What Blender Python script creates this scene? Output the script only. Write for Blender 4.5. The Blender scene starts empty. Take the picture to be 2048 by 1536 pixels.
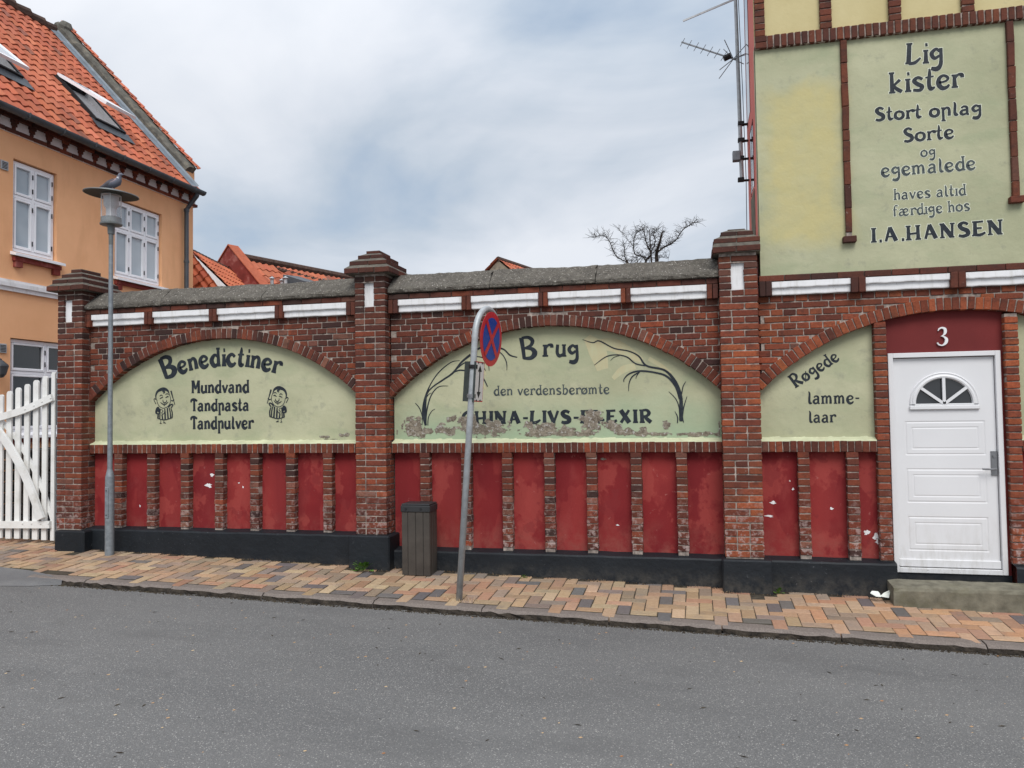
import bpy, math, random
from mathutils import Vector, Matrix
random.seed(11)
SC = bpy.context.scene
COL = SC.collection
R = math.radians

# ---------------------------------------------------------------- camera
CAM = Vector((0, -8, 1.70))
YAW, PIT, ROL, FPX = -0.22955548, 0.03691817, -0.01406432, 1560.0
_f = Vector((math.sin(YAW)*math.cos(PIT), math.cos(YAW)*math.cos(PIT), math.sin(PIT)))
_r = Vector((math.cos(YAW), -math.sin(YAW), 0)); _u = _r.cross(_f)
CR = _r*math.cos(ROL)+_u*math.sin(ROL); CU = -_r*math.sin(ROL)+_u*math.cos(ROL)
cd = bpy.data.cameras.new('camera'); co = bpy.data.objects.new('camera', cd); COL.objects.link(co)
co.matrix_world = Matrix(((CR.x, CU.x, -_f.x, CAM.x), (CR.y, CU.y, -_f.y, CAM.y), (CR.z, CU.z, -_f.z, CAM.z), (0, 0, 0, 1)))
cd.sensor_width = 36; cd.lens = 36*FPX/2048; cd.clip_start = .05; cd.clip_end = 2000
SC.camera = co

# ---------------------------------------------------------------- sky, sun, exposure
SUN_EL, SUN_AZ = R(50), R(162)       # high soft sun behind thin cloud, behind and left of the camera
w = bpy.data.worlds.new('World'); SC.world = w; w.use_nodes = True
nt = w.node_tree; nt.nodes.clear()
def WN(t, **k):
    n = nt.nodes.new(t)
    for a, b in k.items(): setattr(n, a, b)
    return n
def wl(a, b): nt.links.new(a, b)
def wmath(op, a, b=None):
    n = WN('ShaderNodeMath', operation=op)
    for i, v in enumerate((a, b)):
        if v is None: continue
        if isinstance(v, (int, float)): n.inputs[i].default_value = v
        else: wl(v, n.inputs[i])
    return n.outputs[0]
def wramp(fac, stops):
    n = WN('ShaderNodeValToRGB'); wl(fac, n.inputs[0]); e = n.color_ramp.elements
    while len(e) < len(stops): e.new(.5)
    for q, (p, c) in zip(e, stops): q.position = p; q.color = (*c, 1)
    return n.outputs[0]
wout = WN('ShaderNodeOutputWorld'); wbg = WN('ShaderNodeBackground')
sky = WN('ShaderNodeTexSky', sky_type='NISHITA', sun_disc=False, sun_elevation=SUN_EL, sun_rotation=SUN_AZ)
tc = WN('ShaderNodeTexCoord'); sp = WN('ShaderNodeSeparateXYZ'); wl(tc.outputs['Generated'], sp.inputs[0])
zc = wmath('MAXIMUM', sp.outputs[2], 0.0); zz = wmath('ADD', zc, .34)
cb = WN('ShaderNodeCombineXYZ'); wl(wmath('DIVIDE', sp.outputs[0], zz), cb.inputs[0]); wl(wmath('DIVIDE', sp.outputs[1], zz), cb.inputs[1])
def wnoise(sc, det, off, dist=.0):
    m = WN('ShaderNodeMapping'); wl(cb.outputs[0], m.inputs[0]); m.inputs['Location'].default_value = off
    m.inputs['Scale'].default_value = (1.0, 1.25, 1)
    n = WN('ShaderNodeTexNoise'); wl(m.outputs[0], n.inputs['Vector']); n.inputs['Scale'].default_value = sc
    n.inputs['Detail'].default_value = det; n.inputs['Distortion'].default_value = dist; n.inputs['Roughness'].default_value = .52
    return n.outputs[0]
big = wnoise(.75, 6, (5.1, 2.2, 0), .4); fine = wnoise(1.5, 7, (7.0, 2.2, 0), .6)
cov = wmath('ADD', wmath('ADD', wmath('MULTIPLY', big, .65), wmath('MULTIPLY', fine, .35)), wmath('MULTIPLY', wmath('MAXIMUM', wmath('SUBTRACT', .22, zc), 0.0), .42))
cloud = wramp(cov, [(.39, (3.2, 3.95, 4.9)), (.455, (4.3, 4.85, 5.55)), (.515, (5.5, 5.85, 6.4)), (.59, (6.6, 6.8, 7.2))])
thin = wramp(cov, [(.34, (.62,)*3), (.46, (.95,)*3)])
hz = wramp(zc, [(.0, (.95, .98, 1.0)), (.12, (.98, .99, 1.0)), (.35, (1.05,)*3), (1, (1.7,)*3)])
m1 = WN('ShaderNodeMix', data_type='RGBA'); wl(thin, m1.inputs[0]); wl(sky.outputs[0], m1.inputs[6]); wl(cloud, m1.inputs[7])
m2 = WN('ShaderNodeMix', data_type='RGBA', blend_type='MULTIPLY'); m2.inputs[0].default_value = 1; wl(m1.outputs[2], m2.inputs[6]); wl(hz, m2.inputs[7])
wl(m2.outputs[2], wbg.inputs[0]); wbg.inputs[1].default_value = .075; wl(wbg.outputs[0], wout.inputs[0])
sl = bpy.data.lights.new('sun', 'SUN'); sl.energy = 1.5; sl.angle = R(30); sl.color = (1, .965, .92)
so = bpy.data.objects.new('sun', sl); COL.objects.link(so)
sd = Vector((math.sin(SUN_AZ)*math.cos(SUN_EL), math.cos(SUN_AZ)*math.cos(SUN_EL), math.sin(SUN_EL)))
so.rotation_euler = sd.to_track_quat('Z', 'Y').to_euler(); so.location = (0, -20, 20)
SC.view_settings.view_transform = 'Standard'; SC.view_settings.look = 'None'
SC.view_settings.exposure = .75; SC.view_settings.gamma = 1; SC.view_settings.use_curve_mapping = False
SC.render.engine = 'CYCLES'

# ---------------------------------------------------------------- measuring helpers: photo pixel -> point on a plane of the place
def _ray(px, py): return (CR*(px-1024) - CU*(py-768) + _f*FPX)
def W(px, py, y=0.0):
    d = _ray(px, py); k = (y-CAM.y)/d.y; p = CAM+d*k; return p.x, p.z
def AX(px, py, x):
    d = _ray(px, py); k = (x-CAM.x)/d.x; p = CAM+d*k; return p.y, p.z
def pave(x, y): return -.028 - .0255*x + .052*(y+.08)
def road(x, y): return -.0255*x - .146 + .012*min(1.5, max(0, -1.25-y))
def ground_hit(px, py, fn):
    d = _ray(px, py); a, b = 0.001, .02
    lo, hi = .0005, .03
    for _ in range(60):
        m = (lo+hi)/2; p = CAM+d*m
        if p.z > fn(p.x, p.y): lo = m
        else: hi = m
    return CAM+d*lo

# ---------------------------------------------------------------- object helpers
def empty(name, loc, label=None, cat=None, group=None, kind=None):
    o = bpy.data.objects.new(name, None); COL.objects.link(o); o.location = loc; o.empty_display_size = .1
    return tag(o, label, cat, group, kind)
def tag(o, label=None, cat=None, group=None, kind=None):
    if label: o['label'] = label
    if cat: o['category'] = cat
    if group: o['group'] = group
    if kind: o['kind'] = kind
    return o
def origin(o):
    v = Vector((0, 0, 0))
    while o is not None: v += o.location; o = o.parent
    return v
class MB:
    def __init__(s): s.v = []; s.f = []; s.c = []; s.col = (1, 1, 1)
    def add(s, vs, fs):
        n = len(s.v); s.v += [tuple(p) for p in vs]; s.f += [tuple(i+n for i in f) for f in fs]; s.c += [s.col]*len(fs)
    def box(s, a, b):
        (x0, y0, z0), (x1, y1, z1) = a, b
        s.add([(x0,y0,z0),(x1,y0,z0),(x1,y1,z0),(x0,y1,z0),(x0,y0,z1),(x1,y0,z1),(x1,y1,z1),(x0,y1,z1)],
              [(0,3,2,1),(4,5,6,7),(0,1,5,4),(1,2,6,5),(2,3,7,6),(3,0,4,7)])
    def bbox(s, a, b, e=.004):       # box with bevelled vertical and front edges (cheap chamfer)
        m = chamfer_box(b[0]-a[0], b[1]-a[1], b[2]-a[2], e)
        c = Vector(((a[0]+b[0])/2, (a[1]+b[1])/2, (a[2]+b[2])/2))
        s.add([c+Vector(p) for p in m[0]], m[1])
    def beam(s, p, q, wid, dep, up=(0, 0, 1)):
        p, q = Vector(p), Vector(q); d = (q-p).normalized(); a = d.cross(Vector(up)).normalized()*wid/2; b = a.cross(d).normalized()*dep/2
        vs = [p-a-b, p+a-b, p+a+b, p-a+b, q-a-b, q+a-b, q+a+b, q-a+b]
        s.add(vs, [(0,1,2,3),(7,6,5,4),(0,4,5,1),(1,5,6,2),(2,6,7,3),(3,7,4,0)])
    def tube(s, pts, rad, n=10, cap=True):
        pts = [Vector(p) for p in pts]; m = len(pts)
        if not hasattr(rad, '__len__'): rad = [rad]*m
        prev = None; vs = []; fs = []
        for i, p in enumerate(pts):
            t = (pts[min(i+1, m-1)]-pts[max(i-1, 0)]).normalized()
            if prev is None: a = t.orthogonal().normalized()
            else: a = (prev-t*prev.dot(t)).normalized()
            prev = a; b = t.cross(a)
            for k in range(n):
                g = 2*math.pi*k/n; vs.append(p+(a*math.cos(g)+b*math.sin(g))*rad[i])
        for i in range(m-1):
            for k in range(n):
                k2 = (k+1) % n; fs.append((i*n+k, i*n+k2, (i+1)*n+k2, (i+1)*n+k))
        if cap: fs.append(tuple(range(n-1, -1, -1))); fs.append(tuple((m-1)*n+k for k in range(n)))
        s.add(vs, fs)
    def lathe(s, prof, c, n=32):
        vs = []; fs = []; m = len(prof)
        for r, z in prof:
            for k in range(n):
                g = 2*math.pi*k/n; vs.append((c[0]+r*math.cos(g), c[1]+r*math.sin(g), c[2]+z))
        for i in range(m-1):
            for k in range(n):
                k2 = (k+1) % n; fs.append((i*n+k, i*n+k2, (i+1)*n+k2, (i+1)*n+k))
        s.add(vs, fs)
    def strip(s, A, B):              # quads between two point lists
        n = len(A); s.add(list(A)+list(B), [(i, i+1, n+i+1, n+i) for i in range(n-1)])
    def prism(s, poly, y0, y1):      # polygon in x,z extruded in y
        n = len(poly)
        s.add([(x, y0, z) for x, z in poly]+[(x, y1, z) for x, z in poly],
              [tuple(range(n)), tuple(range(2*n-1, n-1, -1))]+[(i, n+i, n+(i+1) % n, (i+1) % n) for i in range(n)])
    def build(s, name, mat, parent=None, smooth=False, kind=None, label=None, colattr=False):
        o0 = origin(parent) if parent else Vector((0, 0, 0))
        me = bpy.data.meshes.new(name); me.from_pydata([(p[0]-o0.x, p[1]-o0.y, p[2]-o0.z) for p in s.v], [], s.f)
        me.materials.append(mat)
        if smooth: me.shade_smooth()
        if colattr:
            at = me.color_attributes.new('pc', 'FLOAT_COLOR', 'CORNER'); d = []
            for f, c in zip(me.polygons, s.c): d += list((*c, 1))*f.loop_total
            at.data.foreach_set('color', d)
        me.update()
        o = bpy.data.objects.new(name, me); COL.objects.link(o); o.parent = parent
        if kind: o['kind'] = kind
        if label: o['label'] = label
        return o
def chamfer_box(L, D, H, e, jit=0.0, rng=None):
    """box L x D x H centred, with chamfered edges: 24 verts"""
    x, y, z = L/2, D/2, H/2; vs = []; idx = {}
    for sx in (-1, 1):
        for sy in (-1, 1):
            for sz in (-1, 1):
                j = [(rng.uniform(-jit, jit) if rng else 0) for _ in range(3)]
                for ax in range(3):
                    p = [sx*(x-e), sy*(y-e), sz*(z-e)]; p[ax] += (sx, sy, sz)[ax]*e
                    idx[(sx, sy, sz, ax)] = len(vs); vs.append((p[0]+j[0], p[1]+j[1]*.5, p[2]+j[2]))
    f = []
    I = lambda a, b, c, d: idx[(a, b, c, d)]
    for s_ in (-1, 1):
        q = [I(s_, -1, -1, 0), I(s_, 1, -1, 0), I(s_, 1, 1, 0), I(s_, -1, 1, 0)]; f.append(tuple(q if s_ > 0 else q[::-1]))
        q = [I(-1, s_, -1, 1), I(1, s_, -1, 1), I(1, s_, 1, 1), I(-1, s_, 1, 1)]; f.append(tuple(q if s_ < 0 else q[::-1]))
        q = [I(-1, -1, s_, 2), I(1, -1, s_, 2), I(1, 1, s_, 2), I(-1, 1, s_, 2)]; f.append(tuple(q if s_ > 0 else q[::-1]))
    for a in (-1, 1):
        for b in (-1, 1):
            f.append((I(-1, a, b, 1), I(1, a, b, 1), I(1, a, b, 2), I(-1, a, b, 2)))
            f.append((I(a, -1, b, 0), I(a, 1, b, 0), I(a, 1, b, 2), I(a, -1, b, 2)))
            f.append((I(a, b, -1, 0), I(a, b, 1, 0), I(a, b, 1, 1), I(a, b, -1, 1)))
            for c in (-1, 1): f.append((I(a, b, c, 0), I(a, b, c, 1), I(a, b, c, 2)))
    # make every face point outwards
    out = []
    for q in f:
        P = [Vector(vs[i]) for i in q]; nrm = (P[1]-P[0]).cross(P[2]-P[0]); c = sum(P, Vector())/len(P)
        out.append(q if nrm.dot(c) > 0 else q[::-1])
    return vs, out

# ---------------------------------------------------------------- materials
def srgb(r, g, b):
    f = lambda c: (c/255)/12.92 if c/255 <= .04045 else ((c/255+.055)/1.055)**2.4
    return (f(r), f(g), f(b))
class Mat:
    def __init__(s, name, rough=.85, metal=0.0, spec=.3):
        s.m = bpy.data.materials.new(name); s.m.use_nodes = True; s.t = s.m.node_tree; s.b = s.t.nodes['Principled BSDF']
        s.b.inputs['Roughness'].default_value = rough; s.b.inputs['Metallic'].default_value = metal
        s.b.inputs['Specular IOR Level'].default_value = spec
        s.g = s.t.nodes.new('ShaderNodeNewGeometry'); s.h = None
    def n(s, t, **k):
        q = s.t.nodes.new(t)
        for a, b in k.items(): setattr(q, a, b)
        return q
    def put(s, v, sock):
        if isinstance(v, (int, float)): sock.default_value = v
        elif isinstance(v, tuple): sock.default_value = (*v, 1) if len(v) == 3 and sock.type == 'RGBA' else v
        else: s.t.links.new(v, sock)
    def noise(s, scale, det=4, rough=.55, stretch=(1, 1, 1), dist=0, off=(0, 0, 0), obj=False):
        src = s.g.outputs['Position']
        if obj: src = s.n('ShaderNodeTexCoord').outputs['Object']
        mp = s.n('ShaderNodeMapping'); s.put(src, mp.inputs[0]); mp.inputs['Scale'].default_value = stretch; mp.inputs['Location'].default_value = off
        q = s.n('ShaderNodeTexNoise'); s.put(mp.outputs[0], q.inputs['Vector']); q.inputs['Scale'].default_value = scale
        q.inputs['Detail'].default_value = det; q.inputs['Roughness'].default_value = rough; q.inputs['Distortion'].default_value = dist
        return q.outputs[0]
    def voro(s, scale, feature='F1', stretch=(1, 1, 1)):
        mp = s.n('ShaderNodeMapping'); s.put(s.g.outputs['Position'], mp.inputs[0]); mp.inputs['Scale'].default_value = stretch
        q = s.n('ShaderNodeTexVoronoi', feature=feature); s.put(mp.outputs[0], q.inputs['Vector']); q.inputs['Scale'].default_value = scale
        return q
    def ramp(s, fac, lo, hi, a=0.0, b=1.0):
        q = s.n('ShaderNodeMapRange'); s.put(fac, q.inputs[0])
        for i, v in zip((1, 2, 3, 4), (lo, hi, a, b)): q.inputs[i].default_value = v
        return q.outputs[0]
    def math(s, op, a, b=0.0):
        q = s.n('ShaderNodeMath', operation=op); s.put(a, q.inputs[0]); s.put(b, q.inputs[1]); return q.outputs[0]
    def mix(s, fac, a, b, mode='MIX'):
        q = s.n('ShaderNodeMix', data_type='RGBA', blend_type=mode); s.put(fac, q.inputs[0]); s.put(a, q.inputs[6]); s.put(b, q.inputs[7]); return q.outputs[2]
    def pos(s, ax):
        q = s.n('ShaderNodeSeparateXYZ'); s.put(s.g.outputs['Position'], q.inputs[0]); return q.outputs[ax]
    def color(s, c): s.put(c, s.b.inputs['Base Color']); return s
    def bump(s, h, st=.3, d=.01):
        q = s.n('ShaderNodeBump'); s.put(h, q.inputs['Height']); q.inputs['Strength'].default_value = st; q.inputs['Distance'].default_value = d
        if s.h: s.t.links.new(s.h, q.inputs['Normal'])
        s.h = q.outputs[0]; s.t.links.new(s.h, s.b.inputs['Normal']); return s

def brick_mat(name, attr=False, salt=1.0):
    m = Mat(name, .9, 0, .25)
    if attr: base = m.n('ShaderNodeAttribute', attribute_name='pc').outputs[0]
    else: base = m.n('ShaderNodeObjectInfo').outputs['Color']
    a = m.noise(60, 5, .65); c = m.mix(m.ramp(a, .35, .7), base, (.45, .36, .34), 'MULTIPLY'); c = m.mix(.6, base, c)
    b = m.noise(9, 4, .6, (1, 1, 1.6)); c = m.mix(m.ramp(b, .5, .72, 0, .6), c, (.035, .022, .02)); c = m.mix(m.ramp(m.noise(1.3, 5, .6, off=(7, 0, 3)), .45, .68, 0, .55), c, (.07, .028, .022)); c = m.mix(m.math('MULTIPLY', m.ramp(m.math('ADD', m.pos(2), m.math('MULTIPLY', m.noise(2.5, 4), .6)), 2.85, 3.5), m.ramp(m.pos(1), 1.5, 1.0, 0, .55)), c, (.05, .028, .023))           # burnt, sooty fields
    z = m.pos(2)
    low = m.ramp(z, .95, .35, 0, 1)
    s1 = m.noise(16, 6, .7, off=(4, 0, 2)); f = m.math('MULTIPLY', m.ramp(s1, .5, .6), m.math('MULTIPLY', low, .75*salt))
    c = m.mix(f, c, (.42, .33, .31))                                                                         # salt bloom near the ground
    s2 = m.noise(34, 5, .7, off=(1, 5, 2)); c = m.mix(m.ramp(s2, .66, .74, 0, .55), c, (.40, .35, .32))       # mortar smears
    m.color(c); m.bump(m.noise(70, 6, .7), .55, .006); m.bump(b, .3, .01)
    return m.m
M = {}
M['brick'] = brick_mat('red_brick'); M['brick_attr'] = brick_mat('red_brick_joined', True)
def simple(name, col, rough=.8, metal=0, spec=.3, var=.12, nscale=8, bump=.15, bscale=60, dirt=None, dscale=3):
    m = Mat(name, rough, metal, spec)
    c = m.mix(m.ramp(m.noise(nscale, 5), .3, .7, 1-var, 1+var*0), (1, 1, 1), (1, 1, 1))
    lo = tuple(x*(1-var*2) for x in col)
    c = m.mix(m.ramp(m.noise(nscale, 5), .3, .7), lo, col)
    if dirt: c = m.mix(m.ramp(m.noise(dscale, 7, .65), .52, .75, 0, .8), c, dirt)
    m.color(c)
    if bump: m.bump(m.noise(bscale, 5, .65), bump, .004)
    return m.m
M['mortar'] = simple('mortar', (.46, .385, .335), .95, var=.36, nscale=22, bump=.5, bscale=120, dirt=(.10, .07, .06), dscale=5)
M['mortar_grey'] = simple('weathered_mortar', (.16, .145, .12), .95, var=.25, nscale=18, bump=.7, bscale=90, dirt=(.07, .065, .06), dscale=8)
m = Mat('white_paint', .6, 0, .3); c = m.mix(m.ramp(m.noise(8, 5), .3, .7), (.72, .72, .73), (.80, .80, .81)); c = m.mix(m.ramp(m.noise(6, 6, .7, (3, 1, .35)), .52, .72, 0, .6), c, (.50, .48, .44)); c = m.mix(m.ramp(m.noise(40, 4, .7), .66, .72, 0, .7), c, (.28, .25, .22)); m.color(c); m.bump(m.noise(30, 4), .2, .004); M['white_paint'] = m.m
M['black_paint'] = simple('black_plinth_paint', (.012, .0155, .021), .62, var=.25, nscale=3, bump=.35, bscale=14, dirt=(.03, .033, .04), dscale=4)
m = Mat('black_plinth_paint_worn', .6); c = m.mix(m.ramp(m.noise(3, 5), .3, .7), (.007, .0095, .013), (.012, .0155, .020)); c = m.mix(m.math('MULTIPLY', m.ramp(m.noise(26, 6, .75, off=(3, 3, 3)), .62, .68), m.ramp(m.noise(1.6, 3), .5, .62, 0, .8)), c, (.13, .14, .15))
c = m.mix(m.math('MULTIPLY', m.ramp(m.noise(9, 5, .7), .4, .65), m.ramp(m.pos(2), .16, -.02, 0, .5)), c, (.10, .09, .075)); m.color(c); m.bump(m.noise(14, 4), .35, .02); m.bump(m.noise(70, 4), .2, .003); M['black_paint'] = m.m
# red panels: faded repainted fields and white chips
m = Mat('red_limewash', .82, 0, .25)
c = m.mix(m.ramp(m.noise(1.6, 2), .35, .65), (.185, .014, .017), (.235, .021, .022))
c = m.mix(m.ramp(m.noise(3.0, 3, .5, (1, 1, .5), .6), .5, .535, 0, .45), c, (.31, .043, .038))
c = m.mix(m.ramp(m.noise(4, 5, .6, (1.4, 1, .6)), .55, .8, 0, .4), c, (.36, .075, .065)); c = m.mix(m.ramp(m.noise(.9, 3, .5, (2.2, 1, .3), off=(4, 0, 1)), .4, .62, 0, .5), c, (.15, .013, .017)); c = m.mix(m.ramp(m.noise(2.6, 5, .6, (1, 1, .8), off=(8, 0, 5)), .54, .575, 0, .5), c, (.34, .06, .05)); c = m.mix(m.ramp(m.noise(3.4, 4, .55, off=(1, 0, 9)), .60, .62, 0, .5), c, (.19, .022, .024)); c = m.mix(m.ramp(m.noise(11, 6, .7, off=(5, 0, 5)), .64, .68, 0, .45), c, (.42, .17, .15)); c = m.mix(m.math('MULTIPLY', m.ramp(m.pos(2), .62, .25, 0, .7), m.ramp(m.noise(7, 6, .7), .42, .62)), c, (.27, .075, .06))
c = m.mix(m.ramp(m.noise(7.5, 4, .5, off=(3, 0, 8)), .775, .78, 0, .8), c, (.66, .60, .55))
m.color(c); m.bump(m.noise(5, 4), .25, .02); m.bump(m.noise(90, 4), .25, .003); M['red_paint'] = m.m
m = Mat('dark_red_paint', .7, 0, .3); m.color(m.mix(m.ramp(m.noise(2, 4), .3, .7), (.125, .014, .014), (.165, .02, .019))); m.bump(m.noise(30, 4), .2, .004); M['red_dark'] = m.m
m = Mat('pink_red_render', .8); m.color(m.mix(m.ramp(m.noise(2, 4), .3, .7), (.66, .17, .135), (.74, .215, .175))); m.bump(m.noise(30, 4), .2, .004); M['pink'] = m.m
def green(name, yellow=0, teal=False, ochre=None):
    m = Mat(name, .85, 0, .25)
    c = m.mix(m.ramp(m.noise(1.3, 4, .55), .32, .68), (.36, .365, .235), (.475, .47, .315))
    c = m.mix(m.ramp(m.noise(3.2, 5, .6, (.6, 1, 1.3), .5), .5, .7, 0, .7), c, (.34, .37, .235) if not yellow else (.56, .50, .22))
    c = m.mix(m.ramp(m.noise(7, 7, .7, off=(9, 1, 3)), .56, .76, 0, .7), c, (.25, .255, .20))
    c = m.mix(m.ramp(m.noise(42, 4, .7, off=(9, 1, 3)), .68, .75, 0, .5), c, (.2, .18, .15))
    if teal:
        c = m.mix(m.math('MULTIPLY', m.ramp(m.math('ADD', m.pos(2), m.math('MULTIPLY', m.noise(1.5, 3), .8)), 2.25, 1.85), .75), c, (.30, .40, .27))
    if ochre:
        x0, x1, z0, z1 = ochre
        nz = m.noise(2.2, 4, .6, off=(3, 3, 3)); nn = m.math('MULTIPLY', m.math('SUBTRACT', nz, .5), .5)
        def side(v, a, s_): return m.ramp(m.math('ADD', v, nn), a-.10*s_, a+.10*s_)
        f = m.math('MULTIPLY', m.math('MULTIPLY', side(m.pos(0), x0, 1), side(m.pos(0), x1, -1)), m.math('MULTIPLY', side(m.pos(2), z0, 1), side(m.pos(2), z1, -1)))
        c = m.mix(m.math('MULTIPLY', f, m.ramp(m.noise(4, 5, .6), .25, .6, .45, .85)), c, (.52, .455, .215))
    m.color(c); m.bump(m.noise(3.5, 3), .4, .03); m.bump(m.noise(45, 5, .6), .3, .005)
    return m.m
M['green'] = green('pale_green_limewash'); M['green_teal'] = green('pale_green_limewash_damp', teal=True)
M['sill'] = simple('pale_yellow_green_sill', (.56, .58, .385), .8, var=.12, nscale=5, bump=.3, bscale=50, dirt=(.4, .38, .25), dscale=9)
m = Mat('ochre_limewash', .85); c = m.mix(m.ramp(m.noise(1.8, 4), .3, .7), (.50, .42, .21), (.60, .52, .29)); c = m.mix(m.ramp(m.noise(6, 6, .7), .6, .75, 0, .5), c, (.36, .33, .2))
m.color(c); m.bump(m.noise(25, 5), .3, .006); M['ochre'] = m.m
m = Mat('lettering_paint', .6); m.color(m.mix(m.ramp(m.noise(14, 5, .7), .45, .75), (.012, .017, .025), (.035, .045, .052))); M['ink'] = m.m
m = Mat('faded_lettering_paint', .65); m.color(m.mix(m.ramp(m.noise(22, 5, .7), .35, .7), (.028, .038, .045), (.10, .12, .115))); M['ink_faded'] = m.m
m = Mat('white_lettering_outline', .65); m.color(m.mix(m.ramp(m.noise(20, 4, .7), .4, .7), (.72, .74, .62), (.58, .6, .44))); M['halo'] = m.m
m = Mat('sand_brush_paint', .8); m.color(m.mix(m.ramp(m.noise(5, 5, .6, (2, 1, 1)), .35, .65), (.47, .46, .29), (.47, .415, .25))); M['sand'] = m.m
m = Mat('bare_render', .95); c = m.mix(m.ramp(m.noise(14, 6, .7), .35, .65), (.15, .12, .09), (.33, .285, .225)); c = m.mix(m.ramp(m.noise(24, 6, .7), .54, .64), c, (.55, .53, .50))
m.color(c); m.bump(m.noise(22, 6, .7), 1.0, .03); m.bump(m.noise(80, 4), .5, .008); M['render'] = m.m
m = Mat('broken_plaster_rim', .9); m.color(m.mix(m.ramp(m.noise(25, 4), .4, .6), (.42, .42, .33), (.09, .07, .055))); m.bump(m.noise(60, 4), .5, .006); M['rim'] = m.m
# coping
m = Mat('lichened_concrete', .95); c = m.mix(m.ramp(m.noise(5, 6, .65), .3, .7), (.092, .083, .070), (.158, .143, .122)); c = m.mix(m.ramp(m.noise(18, 6, .7), .5, .68, 0, .7), c, (.21, .195, .16))
c = m.mix(m.ramp(m.noise(55, 3, .6, off=(5, 2, 1)), .63, .66, 0, .9), c, (.52, .49, .44)); c = m.mix(m.ramp(m.noise(30, 5, .7, off=(2, 8, 1)), .56, .64, 0, .7), c, (.045, .042, .038)); m.color(c); m.bump(m.noise(20, 8, .7), 1, .04); m.bump(m.noise(90, 4), .5, .008); M['coping'] = m.m
# pavers, kerb, asphalt
def paver_mat(name, attr):
    m = Mat(name, .88, 0, .25)
    base = m.n('ShaderNodeAttribute', attribute_name='pc').outputs[0] if attr else m.n('ShaderNodeObjectInfo').outputs['Color']
    c = m.mix(m.ramp(m.noise(30, 6, .7), .3, .75, 0, .6), base, (.6, .52, .45), 'MULTIPLY')
    c = m.mix(m.ramp(m.noise(5, 6, .65), .52, .75, 0, .55), c, (.17, .15, .135))
    c = m.mix(m.ramp(m.noise(110, 3, .6), .62, .7, 0, .45), c, (.12, .1, .09))
    m.color(c); m.bump(m.noise(50, 6, .7), .5, .005); return m.m
M['paver'] = paver_mat('clinker_paver', False); M['paver_attr'] = paver_mat('clinker_paver_joined', True)
M['joint'] = simple('sandy_joint', (.085, .07, .052), 1, var=.3, nscale=20, bump=.6, bscale=150, dirt=(.05, .055, .03), dscale=6)
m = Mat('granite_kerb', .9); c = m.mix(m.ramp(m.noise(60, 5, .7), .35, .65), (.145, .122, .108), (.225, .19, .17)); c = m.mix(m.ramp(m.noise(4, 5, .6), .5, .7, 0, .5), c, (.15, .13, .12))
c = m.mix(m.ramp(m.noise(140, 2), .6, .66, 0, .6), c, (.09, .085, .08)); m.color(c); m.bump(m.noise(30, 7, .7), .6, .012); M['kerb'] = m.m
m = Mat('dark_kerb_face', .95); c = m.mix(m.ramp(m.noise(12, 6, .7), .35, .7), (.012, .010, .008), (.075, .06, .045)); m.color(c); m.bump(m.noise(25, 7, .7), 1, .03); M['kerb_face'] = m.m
m = Mat('asphalt', .86, 0, .3)
v = m.voro(95); vv = m.voro(170)
c = m.mix(m.ramp(m.noise(.45, 5, .6, (.6, 1.8, 1)), .35, .65), (.130, .130, .130), (.170, .169, .166))
c = m.mix(m.ramp(v.outputs['Distance'], .1, .55), (.225, .224, .220), c); c = m.mix(m.ramp(m.noise(240, 3, .7), .42, .68, .0, .62), c, (.05, .05, .052))
spk = m.n('ShaderNodeSeparateColor'); m.put(vv.outputs['Color'], spk.inputs[0]); c = m.mix(m.ramp(spk.outputs[0], .955, .965, 0, .75), c, (.40, .39, .37))
c = m.mix(m.ramp(m.noise(2.2, 6, .65, (.35, 1, 1)), .54, .70, 0, .45), c, (.10, .10, .10))
c = m.mix(m.ramp(m.noise(.9, 6, .62, off=(11, 3, 0)), .60, .70, 0, .35), c, (.085, .084, .082)); c = m.mix(m.ramp(m.noise(3.1, 5, .65, off=(2, 9, 0)), .64, .70, 0, .3), c, (.24, .235, .225))
m.color(c); m.bump(v.outputs['Distance'], .5, .004); m.bump(m.noise(200, 4), .6, .003); m.bump(m.noise(1.2, 3), .15, .05); M['asphalt'] = m.m
m = Mat('asphalt_patch', .88, 0, .3); c = m.mix(m.ramp(m.noise(3, 5, .6), .35, .65), (.14, .14, .143), (.18, .178, .177)); c = m.mix(m.ramp(m.noise(200, 3, .7), .42, .68, .0, .6), c, (.05, .05, .055))
m.color(c); m.bump(m.noise(150, 4), .7, .004); M['patch'] = m.m
M['earth'] = simple('gutter_dirt', (.06, .045, .03), 1, var=.4, nscale=30, bump=1, bscale=60, dirt=(.12, .10, .06), dscale=20)
M['yard'] = simple('yard_ground', (.16, .15, .13), .95, var=.2, nscale=6, bump=.5, bscale=40, dirt=(.09, .09, .07), dscale=3)
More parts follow.
